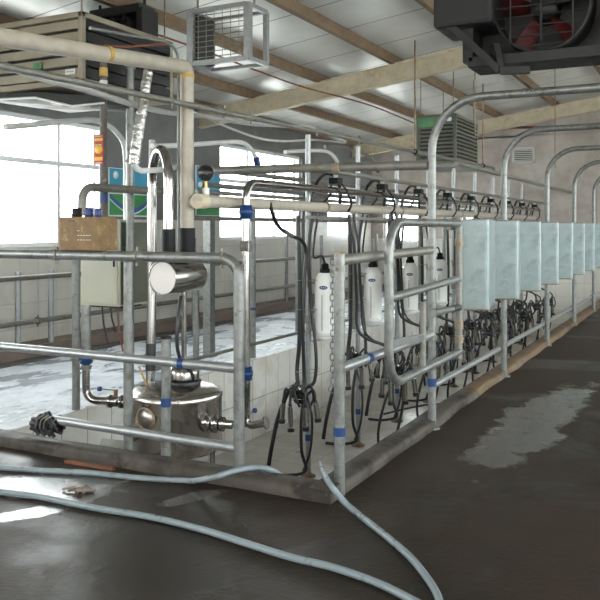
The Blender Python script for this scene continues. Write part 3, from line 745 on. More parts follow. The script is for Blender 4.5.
    MB().tube([pts[0].lerp(pts[1], .12), pts[0].lerp(pts[1], .42)], .040, seg=16).build('rubber_sleeve', 'rubber', q)
    # stub behind arch
    b = onX(151, 150, CX-.4)
    s = tag(MB().tube([onX(152.5, 140, -3.95), onX(152.5, 252, -3.95)], .028, seg=14).build('pipe_stub', 'galvanised', loc=onX(152.5, 252, -3.95)), 'galvanised upright pipe just behind the left leg of the steel arch', 'pipe')
    # black hose from trap to hatch
    s = tag(MB().tube([onX(181, 296, X), onX(178, 320, X+.02), onX(177, 345, X+.02), onX(181, 362, X+.03), (cx, cy-.02, zt+.2)], .014, curve=True, seg=10).build('rubber_hose', 'rubber', loc=(cx, cy, zt+.2)), 'black rubber hose from the steel trap to the tank hatch', 'hose')
    # washing inlet at the left
    X = -4.25; p = onX(86, 400, X)
    o = thing('inlet_pipe', 'galvanised standpipe with blue union and valve feeding the left side of the tank', 'pipe', (X, p.y, p.z))
    y = p.y; z1 = onX(86, 306, X).z; z2 = onX(86, 358, X).z
    MB().tube([(X, y, z2), (X, y, z1)], .036, seg=14).build('upper_pipe', 'galvanised', o)
    MB().lathe([(.03,-.04),(.048,-.03),(.055,0),(.055,.035),(.036,.05)], (X, y, z2-.01), seg=8).build('blue_union', 'blue_tape', o)
    ex = V((xc - R*.93, yc-.08, p.z+.0)); ex.z = p.z
    MB().tube([(X, y, z2-.03), (X, y, p.z), ex], .03, fillet=.09, seg=16).build('elbow_pipe', 'stainless', o)
    m_ = V((X, y, p.z)).lerp(ex, .62); dd = (ex - V((X,y,p.z))).normalized()
    v = MB().lathe([(.03,-.06),(.05,-.058),(.05,-.035),(.036,-.033),(.04,0),(.036,.033),(.05,.035),(.05,.058),(.03,.06)], m_, dd, 18).build('valve', 'stainless', o)
    MB().tube([m_, m_ + V((0,0,.09))], .016, seg=10).build('valve_stem', 'rusty_steel', v)
    MB().tube([m_ + V((0,0,.085)), m_ + V((-.12,-.03,.09))], .006, seg=8).build('valve_lever', 'galvanised', v)
    MB().lathe([(0,-.02),(.018,-.014),(.022,0),(.018,.014),(0,.02)], m_ + V((-.13,-.032,.09)), seg=12).build('lever_knob', 'blue_cap', v)
    for zz in (.5,.62): clamp((X, y, p.z + zz*.5), (0,0,1), .034, o)
    # dipstick handle on the lid
    o = thing('lid_handle', 'thin brass rod with a black foot leaning on the tank lid', 'handle', (xc-.2, yc-.1, zt+.04))
    f0 = V((xc-.17, yc-.12, zt+.045)); 
    MB().tube([f0, f0 + V((-.06,-.02,.15))], .008, seg=8).build('rod', 'brass', o); MB().box(f0-V((.04,.03,.012)), f0+V((.04,.03,.012))).build('foot', 'rubber', o, bevel=.004)
    # grey tray behind the kerb
    o = tag(MB().add([onZ(98, 450, -.02), onZ(128, 453, -.02), onZ(126, 441, -.05), onZ(102, 438, -.05)] + [onZ(98, 450, -.02)-V((0,0,.02)), onZ(128, 453, -.02)-V((0,0,.02)), onZ(126, 441, -.05)-V((0,0,.02)), onZ(102, 438, -.05)-V((0,0,.02))],
            [(0,1,2,3),(7,6,5,4),(0,4,5,1),(1,5,6,2),(2,6,7,3),(3,7,4,0)], False).build('metal_tray', 'galvanised_old', loc=onZ(110, 445, -.05)), 'small flat grey metal tray behind the front kerb left of the tank', 'tray')
receiver()

# ---------------------------------------------------------------- cabinet, brown box and pole at the left
def cabinet():
    X = -4.72; c = onX(119.5, 260, X); y = c.y; dep = c.dot(V((-SA,CA,0))) ; k = dep/797
    z1 = 1.5 + (228-220)*k; z0 = 1.5-(307-228)*k; xl = onY(81, 260, y).x; y2 = onX(149, 260, X).y
    o = thing('control_cabinet', 'beige metal control cabinet hung behind the top rail beside the tall post', 'cabinet', (X, y, z0))
    MB().box((xl, y, z0), (X, y2, z1)).build('body', 'beige_cabinet', o, bevel=.006)
    MB().box((xl+.02, y-.012, z0+.02), (X-.02, y, z1-.02)).build('door', 'beige_cabinet', o, bevel=.004)
    MB().box((X-.06, y-.02, (z0+z1)/2-.03), (X-.045, y-.012, (z0+z1)/2+.03)).build('latch', 'black_plastic', o)
    MB().box((X, y+.02, z0+.02), (X+.006, y2-.02, z1-.02)).build('side_panel', 'olive_unit', o)
    MB().box((xl+.05, y+.05, z0-.02), (X-.05, y2-.05, z0)).build('cable_plate', 'dark_unit', o)
    # dangling leads
    for i, (dx, L, m) in enumerate(((.12,.35,'rubber'), (.22,.25,'rubber'), (.3,.42,'red_conduit'))):
        p = V((xl+dx, y+.15, z0-.01))
        tag(MB().tube([p, p+V((.02,0,-L*.5)), p+V((.05,.02,-L))], [.008] , curve=True, seg=8).build('dangling_lead', m, loc=p),
            ['black lead hanging under the beige cabinet, leftmost of three', 'short black lead hanging in the middle below the beige cabinet', 'dark red lead hanging below the beige cabinet on the right'][i], 'cable')
    # stand legs of the cabinet
    for px in (84,):
        pass
    # brown box resting on the top rail
    zt = zF(1.325)+.034; a = onY(60, 250, FY-.03); b = onY(101, 250, FY-.03); kz = a.dot(V((-SA,CA,0)))/797
    bx = thing('rusty_box', 'rust-brown speckled metal box resting on the top fence rail', 'box', ((a.x+b.x)/2, FY+.1, zt))
    zz = 1.5 + (228-217)*kz
    MB().box((a.x, FY-.04, zt), (b.x, FY+.13, zz)).build('box_body', 'brown_box', bx, bevel=.004)
    mb = MB()
    for i in range(6):
        u = i/6*2*math.pi; 
    p = onY(70, 221, FY-.045); MB().box((p.x-.02, FY-.043, p.z-.004), (p.x+.03, FY-.04, p.z+.006)).build('slot_mark', 'ink', bx)
    pc = onY(84, 235, FY-.045)
    for i in range(11):   # faded stencil dashes
        mb.box((pc.x-.06+.024*(i%5), FY-.0425, pc.z-.035+.03*(i//5)), (pc.x-.045+.024*(i%5), FY-.04, pc.z-.03+.03*(i//5)))
    mb.build('stencil_marks', 'jar_scale', bx)
    for i, (px, w, h, m, lab) in enumerate(((78, .034, .06, 'black_plastic', 'black round cap on top of the rusty box'), (90, .030, .062, 'blue_cap', 'dark blue round cap in the middle of the rusty box top'), (99, .024, .055, 'blue_cap', 'small dark blue cap at the right end of the rusty box top'))):
        q = onY(px, 217, FY+.06)
        MB().lathe([(0,0),(w,0),(w*1.05,h*.3),(w*.9,h*.5),(w,h*.6),(w*.95,h),(0,h)], (q.x, FY+.05, zz), seg=20).build('round_cap', m, bx)['label'] = lab
    # dark bent pipe behind
    X2 = -4.4; zt2 = onX(90, 187, X2).z
    o = tag(MB().tube([onX(82, 216, X2), (X2, onX(82,200,X2).y, zt2), (X2, onX(186,187,X2).y, zt2+.0)], .034, fillet=.12, seg=16).build('bent_pipe', 'galvanised_old', loc=onX(82, 216, X2)), 'dark bent pipe rising behind the rusty box and running right past the posters', 'pipe')
    # taped pole with sign
    X3 = -4.60; b = onX(103.5, 250, X3); top = onX(103.5, 62, X3)
    o = thing('taped_pole', 'dark mottled pole wound with tape, standing behind the rusty box', 'pole', (X3, b.y, 1.33))
    y = b.y
    MB().tube([(X3, y, onX(103.5,252,X3).z), (X3, y, top.z+.1)], .030, seg=14).build('pole', 'dark_pole', o)
    tape((X3, y, onX(103, 72, X3).z), .034, .07, o, 'yellow_band', 'yellow_tape'); tape((X3, y, onX(103, 198, X3).z), .031, .08, o, 'blue_band', 'blue_tape')
    tape((X3, y, onX(103, 84, X3).z), .031, .06, o, 'grey_band', 'grey_conduit')
    d = V((-SA, CA, 0)); s0 = onX(102.5, 150, X3) - V((0,.045,0)); 
    kk = s0.dot(d)/797
    sg = thing('warning_sign', 'red and yellow warning plate fixed to the taped pole', 'sign', (s0.x, s0.y, s0.z-.13))
    w, h = 5.6*kk, 15*kk
    MB().box((s0.x-w, s0.y-.004, s0.z-h), (s0.x+w, s0.y+.004, s0.z+h)).build('plate', 'red_sign', sg)
    mb = MB()
    for zc, hh in ((.66, .09), (-.62, .12)): mb.box((s0.x-w*.9, s0.y-.006, s0.z+h*(zc-hh)), (s0.x+w*.9, s0.y-.004, s0.z+h*(zc+hh)))
    mb.build('yellow_bands', 'yellow_sign', sg)
    MB().lathe([(0,0),(w*.85,0),(w*.85,.003),(0,.003)], (s0.x, s0.y-.004, s0.z), (0,-1,0), 22).build('round_emblem', 'yellow_sign', sg)
    mb = MB()
    for zc in (.3, -.95+.05, .93-.05): mb.box((s0.x-w*.7, s0.y-.007, s0.z+h*zc-.004), (s0.x+w*.7, s0.y-.0065, s0.z+h*zc+.004))
    mb.build('small_print', 'jar_scale', sg)
cabinet()

# ---------------------------------------------------------------- posters on the side wall
def posters():
    X = WX + .012
    y0, y1 = onX(109, 190, X).y, onX(148, 190, X).y; zt, zm, zb = 2.32, 1.98, 1.68
    o = thing('wall_poster', 'blue and green poster on the grey wall left of the steel arch', 'poster', (X, y0, zb), 'wall posters')
    MB().box((WX, y0, zb-.02), (X, y1, zt+.01)).build('backing', 'poster_white', o)
    MB().box((X, y0+.01, zm+.02), (X+.002, y1-.01, zt)).build('blue_field', 'poster_blue', o)
    MB().box((X, y0+.01, zb), (X+.002, y1-.01, zm-.01)).build('green_field', 'poster_green', o)
    MB().lathe([(0,0),(.055,0),(.055,.002),(0,.002)], (X+.002, y0+.14, zt-.09), (1,0,0), 24).build('round_emblem', 'poster_white', o)
    mb = MB()
    for i in range(5):
        u = y0 + .2 + i*.11; mb.box((X+.002, u, zm+.05), (X+.004, u+.06, zm+.065)); mb.box((X+.002, u+.022, zm+.035), (X+.004, u+.035, zm+.1)); mb.box((X+.002, u, zm+.085), (X+.004, u+.055, zm+.095))
    mb.build('characters', 'red_print', o)
    def wave(off, th, m, nm, lift):
        vs = []; n = 20
        for i in range(n+1):
            u = i/n; y = y0 + .01 + (y1-y0-.02)*u; z = zm - .04 - .2*math.sin(u*2.6) + off + (.0 if u < .6 else (u-.6)*.1)
            vs += [(X+lift, y, max(zb, min(zm-.01, z-th))), (X+lift, y, max(zb, min(zm-.01, z)))]
        MB().add(vs, [(2*i, 2*i+2, 2*i+3, 2*i+1) for i in range(n)], False).build(nm, m, o)
    wave(.03, .06, 'poster_navy', 'navy_wave', .0035); wave(-.03, .022, 'poster_white', 'white_wave', .004)
    y0, y1 = onX(196, 190, X).y, onX(219, 190, X).y
    o = thing('wall_poster', 'blue poster on the wall behind the black pressure gauge', 'poster', (X, y0, 1.7), 'wall posters')
    MB().box((WX, y0, 1.70), (X, y1, 2.5)).build('backing', 'poster_white', o)
    MB().box((X, y0+.01, 2.0), (X+.002, y1-.01, 2.49)).build('blue_field', 'poster_blue', o)
    MB().box((X, y0+.01, 1.71), (X+.002, y1-.01, 1.98)).build('green_field', 'poster_green', o)
    MB().lathe([(0,0),(.055,0),(.055,.002),(0,.002)], (X+.002, y0+.12, 2.35), (1,0,0), 24).build('round_emblem', 'poster_white', o)
posters()

# ---------------------------------------------------------------- hung equipment under the roof
def cooler(name, label, x0, x1, y0, y1, z0, z1, m, ns, slot=.42, side=None):
    o = thing(name, label, 'cooler', ((x0+x1)/2, (y0+y1)/2, z0), None)
    fr = MB(); w = .05
    for (x, y) in ((x0,y0),(x1-w,y0),(x0,y1-w),(x1-w,y1-w)): fr.box((x,y,z0), (x+w,y+w,z1))
    fr.box((x0,y0,z1-w), (x1,y1,z1)); fr.box((x0,y0,z0), (x1,y1,z0+w)); fr.build('case', m, o, bevel=.008)
    MB().box((x0+.05,y0+.05,z0+.05), (x1-.05,y1-.05,z1-.05)).build('dark_core', 'dark_unit', o)
    h = (z1-z0-2*w)/ns
    a = MB(); b = MB()
    for i in range(ns):
        z = z0 + w + h*i
        a.beam((x0+w, y0+.02, z+h*.45), (x1-w, y0+.02, z+h*.45), .035, h*slot)
        b.beam((x1-.02, y0+w, z+h*.45), (x1-.02, y1-w, z+h*.45), .035, h*slot)
    a.build('louvre_panel', m, o); b.build('louvre_panel', side or m, o)
    for (x, y) in ((x0+.06,y0+.06),(x1-.06,y0+.06),(x0+.06,y1-.06),(x1-.06,y1-.06)):
        MB().tube([(x,y,z1-.01), (x,y,roofz(x)-.02)], .008, seg=6).build('hanger', 'rusty_steel', o)
    return o
def equipment():
    Y = 12.0; c = onY(456, 140, Y); k = c.dot(V((-SA,CA,0)))/797
    z1, z0 = 1.5+(228-113)*k, 1.5-(163-228)*k; xl = onY(416, 140, Y).x; y2 = onX(478, 140, c.x).y
    o = cooler('louvred_cooler', 'large olive louvred air cooler hanging under the far roof', xl, c.x, Y, y2, z0, z1, 'olive_unit', 11, .5)
    MB().box((xl+.03, Y-.006, z1-.19), (xl+.36, Y+.0, z1-.045)).build('green_decal', 'green_decal', o)
    MB().box((c.x-.14, Y-.006, z1-.12), (c.x-.07, Y+.0, z1-.06)).build('white_decal', 'poster_white', o)
    MB().box((xl-.03, Y-.03, z0-.05), (c.x+.03, y2+.03, z0)).build('drip_tray', 'galvanised_old', o)
    # left cooler, tan
    Y = 5.2; a, b = onY(-30, 70, Y), onY(82, 70, Y); k = b.dot(V((-SA,CA,0)))/797
    z0 = 1.5 + (228-83)*k; z1 = min(z0 + .62, roofz(a.x)-.15)
    o = cooler('slotted_cooler', 'tan slotted air cooler hanging from the roof at the upper left', a.x, b.x, Y, Y+1.3, z0, z1, 'tan_unit', 5, .72, 'dark_unit')
    p = onY(70, 71.5, Y-.02); MB().box((p.x-.055, Y-.02, p.z-.022), (p.x+.055, Y-.012, p.z+.022)).build('white_label', 'white_plastic', o)
    mb = MB()
    for i in range(4): mb.box((p.x-.04+.022*i, Y-.022, p.z-.006), (p.x-.026+.022*i, Y-.02, p.z+.006))
    mb.build('label_print', 'grey_ink', o)
    p = onY(38, 66, Y-.02); MB().box((p.x-.06, Y-.02, p.z-.03), (p.x+.04, Y-.012, p.z+.03)).build('green_label', 'green_decal', o)
    # dark sheet duct below with pale edge
    X0 = onY(-20, 90, 5.25); X1 = onY(100, 98, 5.25)
    o = thing('duct_hood', 'black sloping duct hood with a pale edge strip below the tan cooler', 'duct', (X0.x, 5.25, 2.5))
    pa, pb, pc, pd = onY(-20, 100, 5.25), onY(35, 97.5, 5.25), onY(72, 106, 5.25), onY(104, 103, 5.25)
    t0, t1 = V((pa.x, 6.0, pa.z)), V((pd.x-.1, 6.0, pd.z))
    vs = [pa, pb, pc, pd, t1 + V((0,0,.02)), t0 + V((0,0,.02))]
    up = V((0,0,.05))
    MB().add(vs + [v + up for v in vs], [(5,4,3,2,1,0), (6,7,8,9,10,11)] + [(i, (i+1) % 6, (i+1) % 6 + 6, i+6) for i in range(6)], False).build('hood', 'dark_unit', o)
    MB().tube([pa, pb, pc, pd], .009, seg=8).build('edge_strip', 'white_plastic', o)
    q = onY(66, 99, 5.55); mb = MB()
    for i in range(5):
        a_ = i*2*math.pi/5; e = V((math.cos(a_)*.22, math.sin(a_)*.22, .02))
        mb.add([q + V((0,0,-.02)), q + e*.5 + V((-e.y*.5, e.x*.5, 0)), q + e, q + e*.5 + V((e.y*.3, -e.x*.3, 0))] , [(0,1,2,3)], False)
    MB().lathe([(0,-.03),(.13,-.03),(.16,0),(.13,.03),(0,.03)], (q.x, q.y, q.z-.02), seg=24).build('red_rotor', 'red_blade', o)
    # fans
    def fan(label, c, w, h, d, rot, sc=1, thick=.07):
        o = thing('ceiling_fan', label, 'fan', c, None)
        f = MB(); R = min(w, h)*.44
        for s in (-1, 1):
            f.box((c.x+s*w/2-.04, c.y-d/2, c.z-h/2), (c.x+s*w/2+.04, c.y+d/2, c.z+h/2)); f.box((c.x-w/2, c.y-d/2, c.z+s*h/2-.04), (c.x+w/2, c.y+d/2, c.z+s*h/2+.04))
        f.build('frame', 'dark_unit', o, bevel=.006)
        MB().lathe([(R,-d*.4),(R*1.05,-d*.4),(R*1.05,d*.4),(R,d*.4),(R,-d*.4)], c, (0,1,0), 40).build('shroud', 'dark_unit', o)
        MB().lathe([(0,-.12),(.09,-.1),(.1,.1),(0,.12)], c, (0,1,0), 20).build('motor', 'dark_unit', o)
        for i in range(5):
            a = rot + i*2*math.pi/5; u = V((math.cos(a), 0, math.sin(a))); v_ = V((-math.sin(a), 0, math.cos(a)))
            vs = []
            for (rr, ww) in ((.08, .06), (R*.5, .13), (R*.95, .17)):
                for s in (-1, 1):
                    vs.append(c + u*rr + v_*ww*s*.5*2*R + V((0, s*.05, 0)))
            vs2 = [v + V((0,.008,0)) for v in vs]
            MB().add(vs + vs2, [(0,1,3,2),(2,3,5,4),(8,9,7,6),(10,11,9,8),(0,2,8,6),(2,4,10,8),(4,5,11,10),(5,3,9,11),(3,1,7,9),(1,0,6,7)], False).build('blade', 'red_blade', o)
        g = MB()
        for i in range(9):
            z = c.z - R + 2*R*(i+.5)/9; hw = math.sqrt(max(.001, R*R-(z-c.z)**2)); g.tube([(c.x-hw, c.y-d*.45, z), (c.x+hw, c.y-d*.45, z)], .006, seg=6)
        for i in range(3): g.tube([V((c.x-R+R*(i+.5)/1.5, c.y-d*.46, c.z-R*.8)), V((c.x-R+R*(i+.5)/1.5, c.y-d*.46, c.z+R*.8))], .008, seg=6)
        g.build('guard', 'dark_unit', o)
        MB().box((c.x-w*.48, c.y+d*.3, c.z-h*.46), (c.x+w*.48, c.y+d*.36, c.z+h*.46)).build('shade_backing', 'dark_unit', o)  # dark sheet added behind the blades to make the fan's interior dark
        for s in (-1, 1): MB().tube([(c.x+s*w*.45, c.y, c.z+h/2), (c.x+s*w*.45, c.y, max(roofz(c.x+s*w*.45)-.02, c.z+h/2+.02))], .015, seg=8).build('hanger', 'dark_unit', o)
        return o
    return fan
fan = equipment()
def roof_fans():
    # big dark fan at the upper right
    Y = 6.0; c = onY(545, 20, Y); c.z = onY(545, 22, Y).z
    k = c.dot(V((-SA,CA,0)))/797
    w, h = 1.05, .74
    c = V((c.x, Y, 1.5 + (228-60)*k + h/2)) 
    o = fan('large dark fan with red blades hanging below the roof at the upper right', c, w, h, .35, .4)
    st = MB(); l = V((c.x-w/2, Y-.17, c.z-h/2))
    st.beam(onY(462, 36, Y-.25), onY(500, 71, Y-.25), .05, .05); st.beam(onY(500, 71, Y-.25), onY(530, 70, Y-.2), .05, .05); st.beam(onY(500,70,Y-.25), onY(495,45,Y-.2), .05, .05)
    st.beam(onY(440, 17, Y-.25), onY(462, 36, Y-.25), .05, .05)
    st.build('angle_bracket', 'dark_unit', o)
    MB().box((c.x-w*.72, Y-.3, c.z-.12), (c.x-w*.3, Y+.2, c.z+.16)).build('motor_housing', 'dark_unit', o, bevel=.03)
    # fan behind the cream pipe
    Y = 6.2; c = onY(122, 34, Y); 
    c = V((c.x, Y, c.z)); fan('dark fan partly hidden behind the cream pipe at the top', c, .62, .40, .25, .1)
    # open wire fan cage
    Y = 5.6; a, b = onY(191, 62, Y), onY(248, 62, Y); k = ((a+b)/2).dot(V((-SA,CA,0)))/797
    z0, z1 = 1.5 + (228-61)*k, 1.5+(228-8)*k
    o = thing('fan_cage', 'open wire fan cage with a galvanised frame hanging near the cream pipe top', 'cage', ((a.x+b.x)/2, Y, z0))
    D = .3; f = MB()
    for x in (a.x, b.x):
        f.beam((x, Y, z0), (x, Y, z1), .045, .06)
        f.beam((x, Y+D, z0), (x, Y+D, z1), .04, .04)
        for z in (z0, z1): f.beam((x, Y, z), (x, Y+D, z), .035, .035)
    for z in (z0, z1): f.beam((a.x, Y, z), (b.x, Y, z), .035, .04); f.beam((a.x, Y+D, z), (b.x, Y+D, z), .03, .03)
    f.build('frame', 'galvanised_new', o)
    g = MB()
    for i in range(1, 10):
        z = z0 + (z1-z0)*i/10; g.tube([(a.x, Y-.005, z), (b.x, Y-.005, z)], .004, seg=6)
    for i in range(1, 7):
        x = a.x + (b.x-a.x)*i/7; g.tube([(x, Y-.01, z0), (x, Y-.01, z1)], .003, seg=6)
    g.build('wire_grille', 'galvanised_old', o)
    MB().box((a.x-.02, Y+.02, z0+.03), (a.x+.06, Y+D-.02, z1-.02)).build('side_plate', 'dark_unit', o)
    for x in (a.x, b.x): MB().tube([(x, Y+.1, z1), (x, Y+.1, max(roofz(x)-.02, z1+.02))], .01, seg=6).build('hanger', 'galvanised_old', o)
    # small strut lamp hook on beam
    # vent grille on the end wall
    Y = EY; p, q = onY(512, 148, Y), onY(535, 163, Y)
    o = thing('vent_grille', 'grey slatted vent grille high on the blotchy end wall', 'vent', (p.x, Y, q.z))
    fr = MB(); w = .05
    fr.box((p.x, Y-.03, q.z), (q.x, Y, q.z+w)); fr.box((p.x, Y-.03, p.z-w), (q.x, Y, p.z)); fr.box((p.x, Y-.03, q.z), (p.x+w, Y, p.z)); fr.box((q.x-w, Y-.03, q.z), (q.x, Y, p.z)); fr.build('frame', 'grey_conduit', o)
    MB().box((p.x+w, Y-.004, q.z+w), (q.x-w, Y, p.z-w)).build('backing', 'olive_unit', o)
    s = MB()
    for i in range(6): z = q.z+w + (p.z-q.z-2*w)*(i+.5)/6; s.box((p.x+w, Y-.02, z-.008), (q.x-w, Y-.004, z+.008))
    s.build('slats', 'grey_conduit', o)
    # pipe along the top of the end wall
    o = tag(MB().tube([onY(395, 127, EY-.08), onY(640, 128, EY-.08)], .03, seg=10).build('wall_pipe', 'red_conduit', loc=onY(480, 127, EY-.08)), 'rust-red pipe running along the top of the end wall', 'pipe')
    # dark service pipes under the far end
    for (X, z, r, lab) in ((-2.6, 2.25, .03, 'grey pipe high above the right side of the pit'),):
        tag(MB().tube([(X, 9.0, z), (X, EY-.2, z)], r, seg=12).build('service_pipe', 'galvanised_old', loc=(X, 9, z)), lab, 'pipe')
    # hanging wires from the roof at right
    for px, lab in ((475, 'thin dark hanging wire below the roof left of the big fan'), (555, 'thin dark hanging wire right of the third hoop')):
        p = onX(px, 95, -2.3); tag(MB().tube([(p.x, p.y, roofz(p.x)-.02), (p.x, p.y, 2.5)], .008, seg=6).build('hanging_wire', 'rusty_steel', loc=(p.x, p.y, 2.5)), lab, 'wire')
roof_fans()

# ---------------------------------------------------------------- milking stations down the middle of the pit
SX, SY0, SP = -3.45, 6.88, 1.23
ORD = ['first', 'second', 'third', 'fourth', 'fifth', 'sixth', 'seventh', 'eighth', 'ninth']
def where(k):
    return ['nearest the corner fence', 'just right of the corner post', 'behind the curved gate', 'behind the right side of the gate', 'behind the first splash panel', 'behind the second splash panel', 'below the third splash panel', 'near the end wall', 'at the end wall'][k]
NS = 9
def stations():
    y = SY0
    # post
    p = thing('station_post', 'galvanised station post with blue tape, ' + where(0), 'post', (SX, y, -.9), 'milking station posts')
    MB().tube([(SX, y, -.9), (SX, y, 2.40)], .026, seg=14).build('post_pipe', 'galvanised_new', p)
    MB().lathe([(.026,.045),(.034,.03),(.075,.012),(.075,0)], (SX, y, -.9), seg=20).build('foot_flange', 'rusty_steel', p)
    tape((SX, y, -.52), .026, .06, p)
    MB().tube([(SX, y, .93), (SX, y, 1.0)], .032, seg=14).build('collar', 'rusty_steel', p)
    MB().box((SX-.03, y-.03, .58), (SX+.03, y+.03, .66)).build('bracket', 'galvanised_old', p)
    posts = [p] + [copy_tree(p, (SX, y+SP*k, -.9), 'galvanised station post with blue tape, ' + where(k)) for k in range(1, NS)]
    # jar
    jx, jy, jz = SX+.145, y+.075, .43
    j = thing('recorder_jar', 'white recorder jar with black cap and blue badge, ' + where(0), 'jar', (jx, jy, jz), 'recorder jars')
    MB().lathe([(0,0),(.07,.0),(.095,.02),(.10,.06),(.10,.52),(.097,.56),(.085,.60),(.062,.63),(.04,.645),(0,.65)], (jx,jy,jz), seg=32).build('jar_body', 'jar', j)
    MB().lathe([(0,.635),(.05,.635),(.052,.675),(.038,.68),(.035,.72),(.02,.73),(0,.73)], (jx,jy,jz), seg=20).build('cap', 'black_plastic', j)
    MB().lathe([(.101,.03),(.105,.035),(.105,.06),(.101,.065)], (jx,jy,jz), seg=32).build('base_ring', 'white_plastic', j)
    # curved oval badge and scale strip wrapped on the jar, facing the alley corner
    def wrap(name, m, a0, half, zc, hh, n=14, par=j, lift=.002, oval=True):
        vs = []
        for i in range(n+1):
            u = -1 + 2*i/n; a = a0 + u*half; h = hh*(math.sqrt(max(0, 1-u*u)) if oval else 1)
            for s in (-1, 1): vs.append((jx + (.10+lift)*math.cos(a), jy + (.10+lift)*math.sin(a), jz + zc + s*h))
        return MB().add(vs, [(2*i, 2*i+2, 2*i+3, 2*i+1) for i in range(n)], True).build(name, m, par)
    face = math.atan2(-CA, SA*.55)
    bd = wrap('badge', 'blue_tape', face, .42, .50, .017)
    for q in (-.18, 0, .18): wrap('badge_mark', 'white_plastic', face+q, .05, .50, .006, 4, bd, .003, False)
    wrap('scale_strip', 'jar_scale', face-.12, .07, .26, .17, 4, j, .002, False)
    jars = [j] + [copy_tree(j, (jx, jy+SP*k, jz), 'white recorder jar with black cap and blue badge, ' + where(k)) for k in range(1, NS)]
    # twin hoses down the post, with loops, per station
    def hose_set(x, s):
        h = thing('milk_hoses', 'black rubber hoses strapped down the milking post, ' + where(0), 'hose', (SX, y, -.2), 'station hoses')
        MB().tube([(SX-.10,y-.02,1.62),(SX-.085,y-.03,1.3),(SX-.075,y-.03,.9),(SX-.08,y-.03,.4),(SX-.10,y-.04,.12),(SX-.06,y-.08,-.05)], .021, curve=True, seg=10).build('long_hose', 'rubber', h)
        MB().tube([(SX+.06,y,1.66),(SX+.03,y-.05,1.3),(SX+.05,y-.04,.8),(SX+.11,y-.05,.3),(SX+.10,y-.06,.05),(SX+.04,y-.08,-.02)], .017, curve=True, seg=10).build('long_hose', 'rubber', h)
        MB().tube([(SX+.11,y,1.64),(SX+.08,y-.02,1.4),(SX+.07,y-.02,1.22),(jx-.02,jy-.03,jz+.80),(jx,jy,jz+.72)], .011, curve=True, seg=8).build('jar_hose', 'rubber', h)
        MB().tube([(SX,y-.06,-.05),(SX-.02,y-.1,-.3),(SX-.01,y-.12,-.62),(SX+.04,y-.13,-.8),(SX-.12,y-.16,-.86),(SX-.3,y-.2,-.86)], .016, curve=True, seg=10).build('loop_hose', 'rubber', h)
        MB().tube([(SX-.02,y-.09,-.02),(SX-.14,y-.12,-.06),(SX-.24,y-.16,-.32),(SX-.30,y-.18,-.6),(SX-.33,y-.2,-.82)], .021, curve=True, seg=10).build('loop_hose', 'rubber', h)
        MB().tube([(SX+.02,y-.08,-.05),(SX+.09,y-.1,-.3),(SX+.08,y-.11,-.6),(SX+.0,y-.12,-.84)], .012, curve=True, seg=8).build('thin_hose', 'rubber', h)
        for z in (1.0, .72, .12): MB().ring((SX, y-.02, z), (0,0,1), .104, .003, 20, 6).build('wire_tie', 'galvanised', h)
        return h
    h = hose_set(0, 1)
    [copy_tree(h, (SX, y+SP*k, -.2), 'black rubber hoses strapped down the milking post, ' + where(k)) for k in range(1, NS)]
    # pulsator with arched hoses over the milk line
    pl = thing('pulsator', 'black pulsator with arched hoses on the milk line, ' + where(0), 'pulsator', (SX, y+.1, 1.93), 'pulsators')
    MB().box((SX+.18, y+.08, 1.925), (SX+.28, y+.2, 1.985)).build('body', 'black_plastic', pl, bevel=.01)
    MB().lathe([(.02,0),(.025,.03),(.02,.06),(0,.065)], (SX+.23,y+.14,1.985), seg=14).build('cap', 'white_plastic', pl)
    MB().tube([(SX+.11,y-.15,1.745),(SX+.13,y-.13,1.86),(SX+.14,y-.03,1.97),(SX+.14,y+.17,2.03),(SX+.14,y+.37,1.98),(SX+.13,y+.47,1.86),(SX+.11,y+.5,1.745)], .017, curve=True, seg=10).build('arched_hose', 'rubber', pl)
    MB().tube([(SX+.19,y+.14,1.94),(SX+.15,y+.2,1.90),(SX+.14,y+.2,1.82),(SX+.11,y+.12,1.745)], .011, curve=True, seg=8).build('pulse_hose', 'rubber', pl)
    MB().tube([(SX+.28,y+.16,1.93),(SX+.31,y+.22,1.86),(SX+.28,y+.4,1.74),(SX+.2,y+.5,1.66)], .011, curve=True, seg=8).build('pulse_hose', 'rubber', pl)
    for k in range(1, NS): copy_tree(pl, (SX, y+.1+SP*k, 1.93), 'black pulsator with arched hoses on the milk line, ' + where(k))
    # milking cluster
    def cluster(cx, cy, cz, label, kind):
        c = thing('milking_cluster', label, 'milking cluster', (cx, cy, cz), 'milking clusters')
        MB().lathe([(0,-.075),(.045,-.07),(.07,-.03),(.074,.01),(.06,.045),(.028,.055),(0,.056)], (cx,cy,cz), seg=22).build('claw_bowl', 'black_plastic', c)
        MB().lathe([(.015,.04),(.02,.06),(.012,.085),(0,.09)], (cx,cy,cz), seg=12).build('claw_valve', 'stainless', c)
        MB().ring((cx,cy,cz-.02), (0,0,1), .074, .005, 20, 6).build('claw_band', 'stainless', c)
        hg = MB(); hg.tube([(cx-.09,cy,cz+.02),(cx,cy+.01,cz+.07),(cx+.09,cy,cz+.02)], .006, curve=True, seg=6); hg.build('hanger_hook', 'galvanised', c)
        specs = [(-.145, -.06, -.20, -.05), (-.05, -.10, -.26, .03), (.10, -.08, -.24, .02), (.16, .02, -.17, .09)]
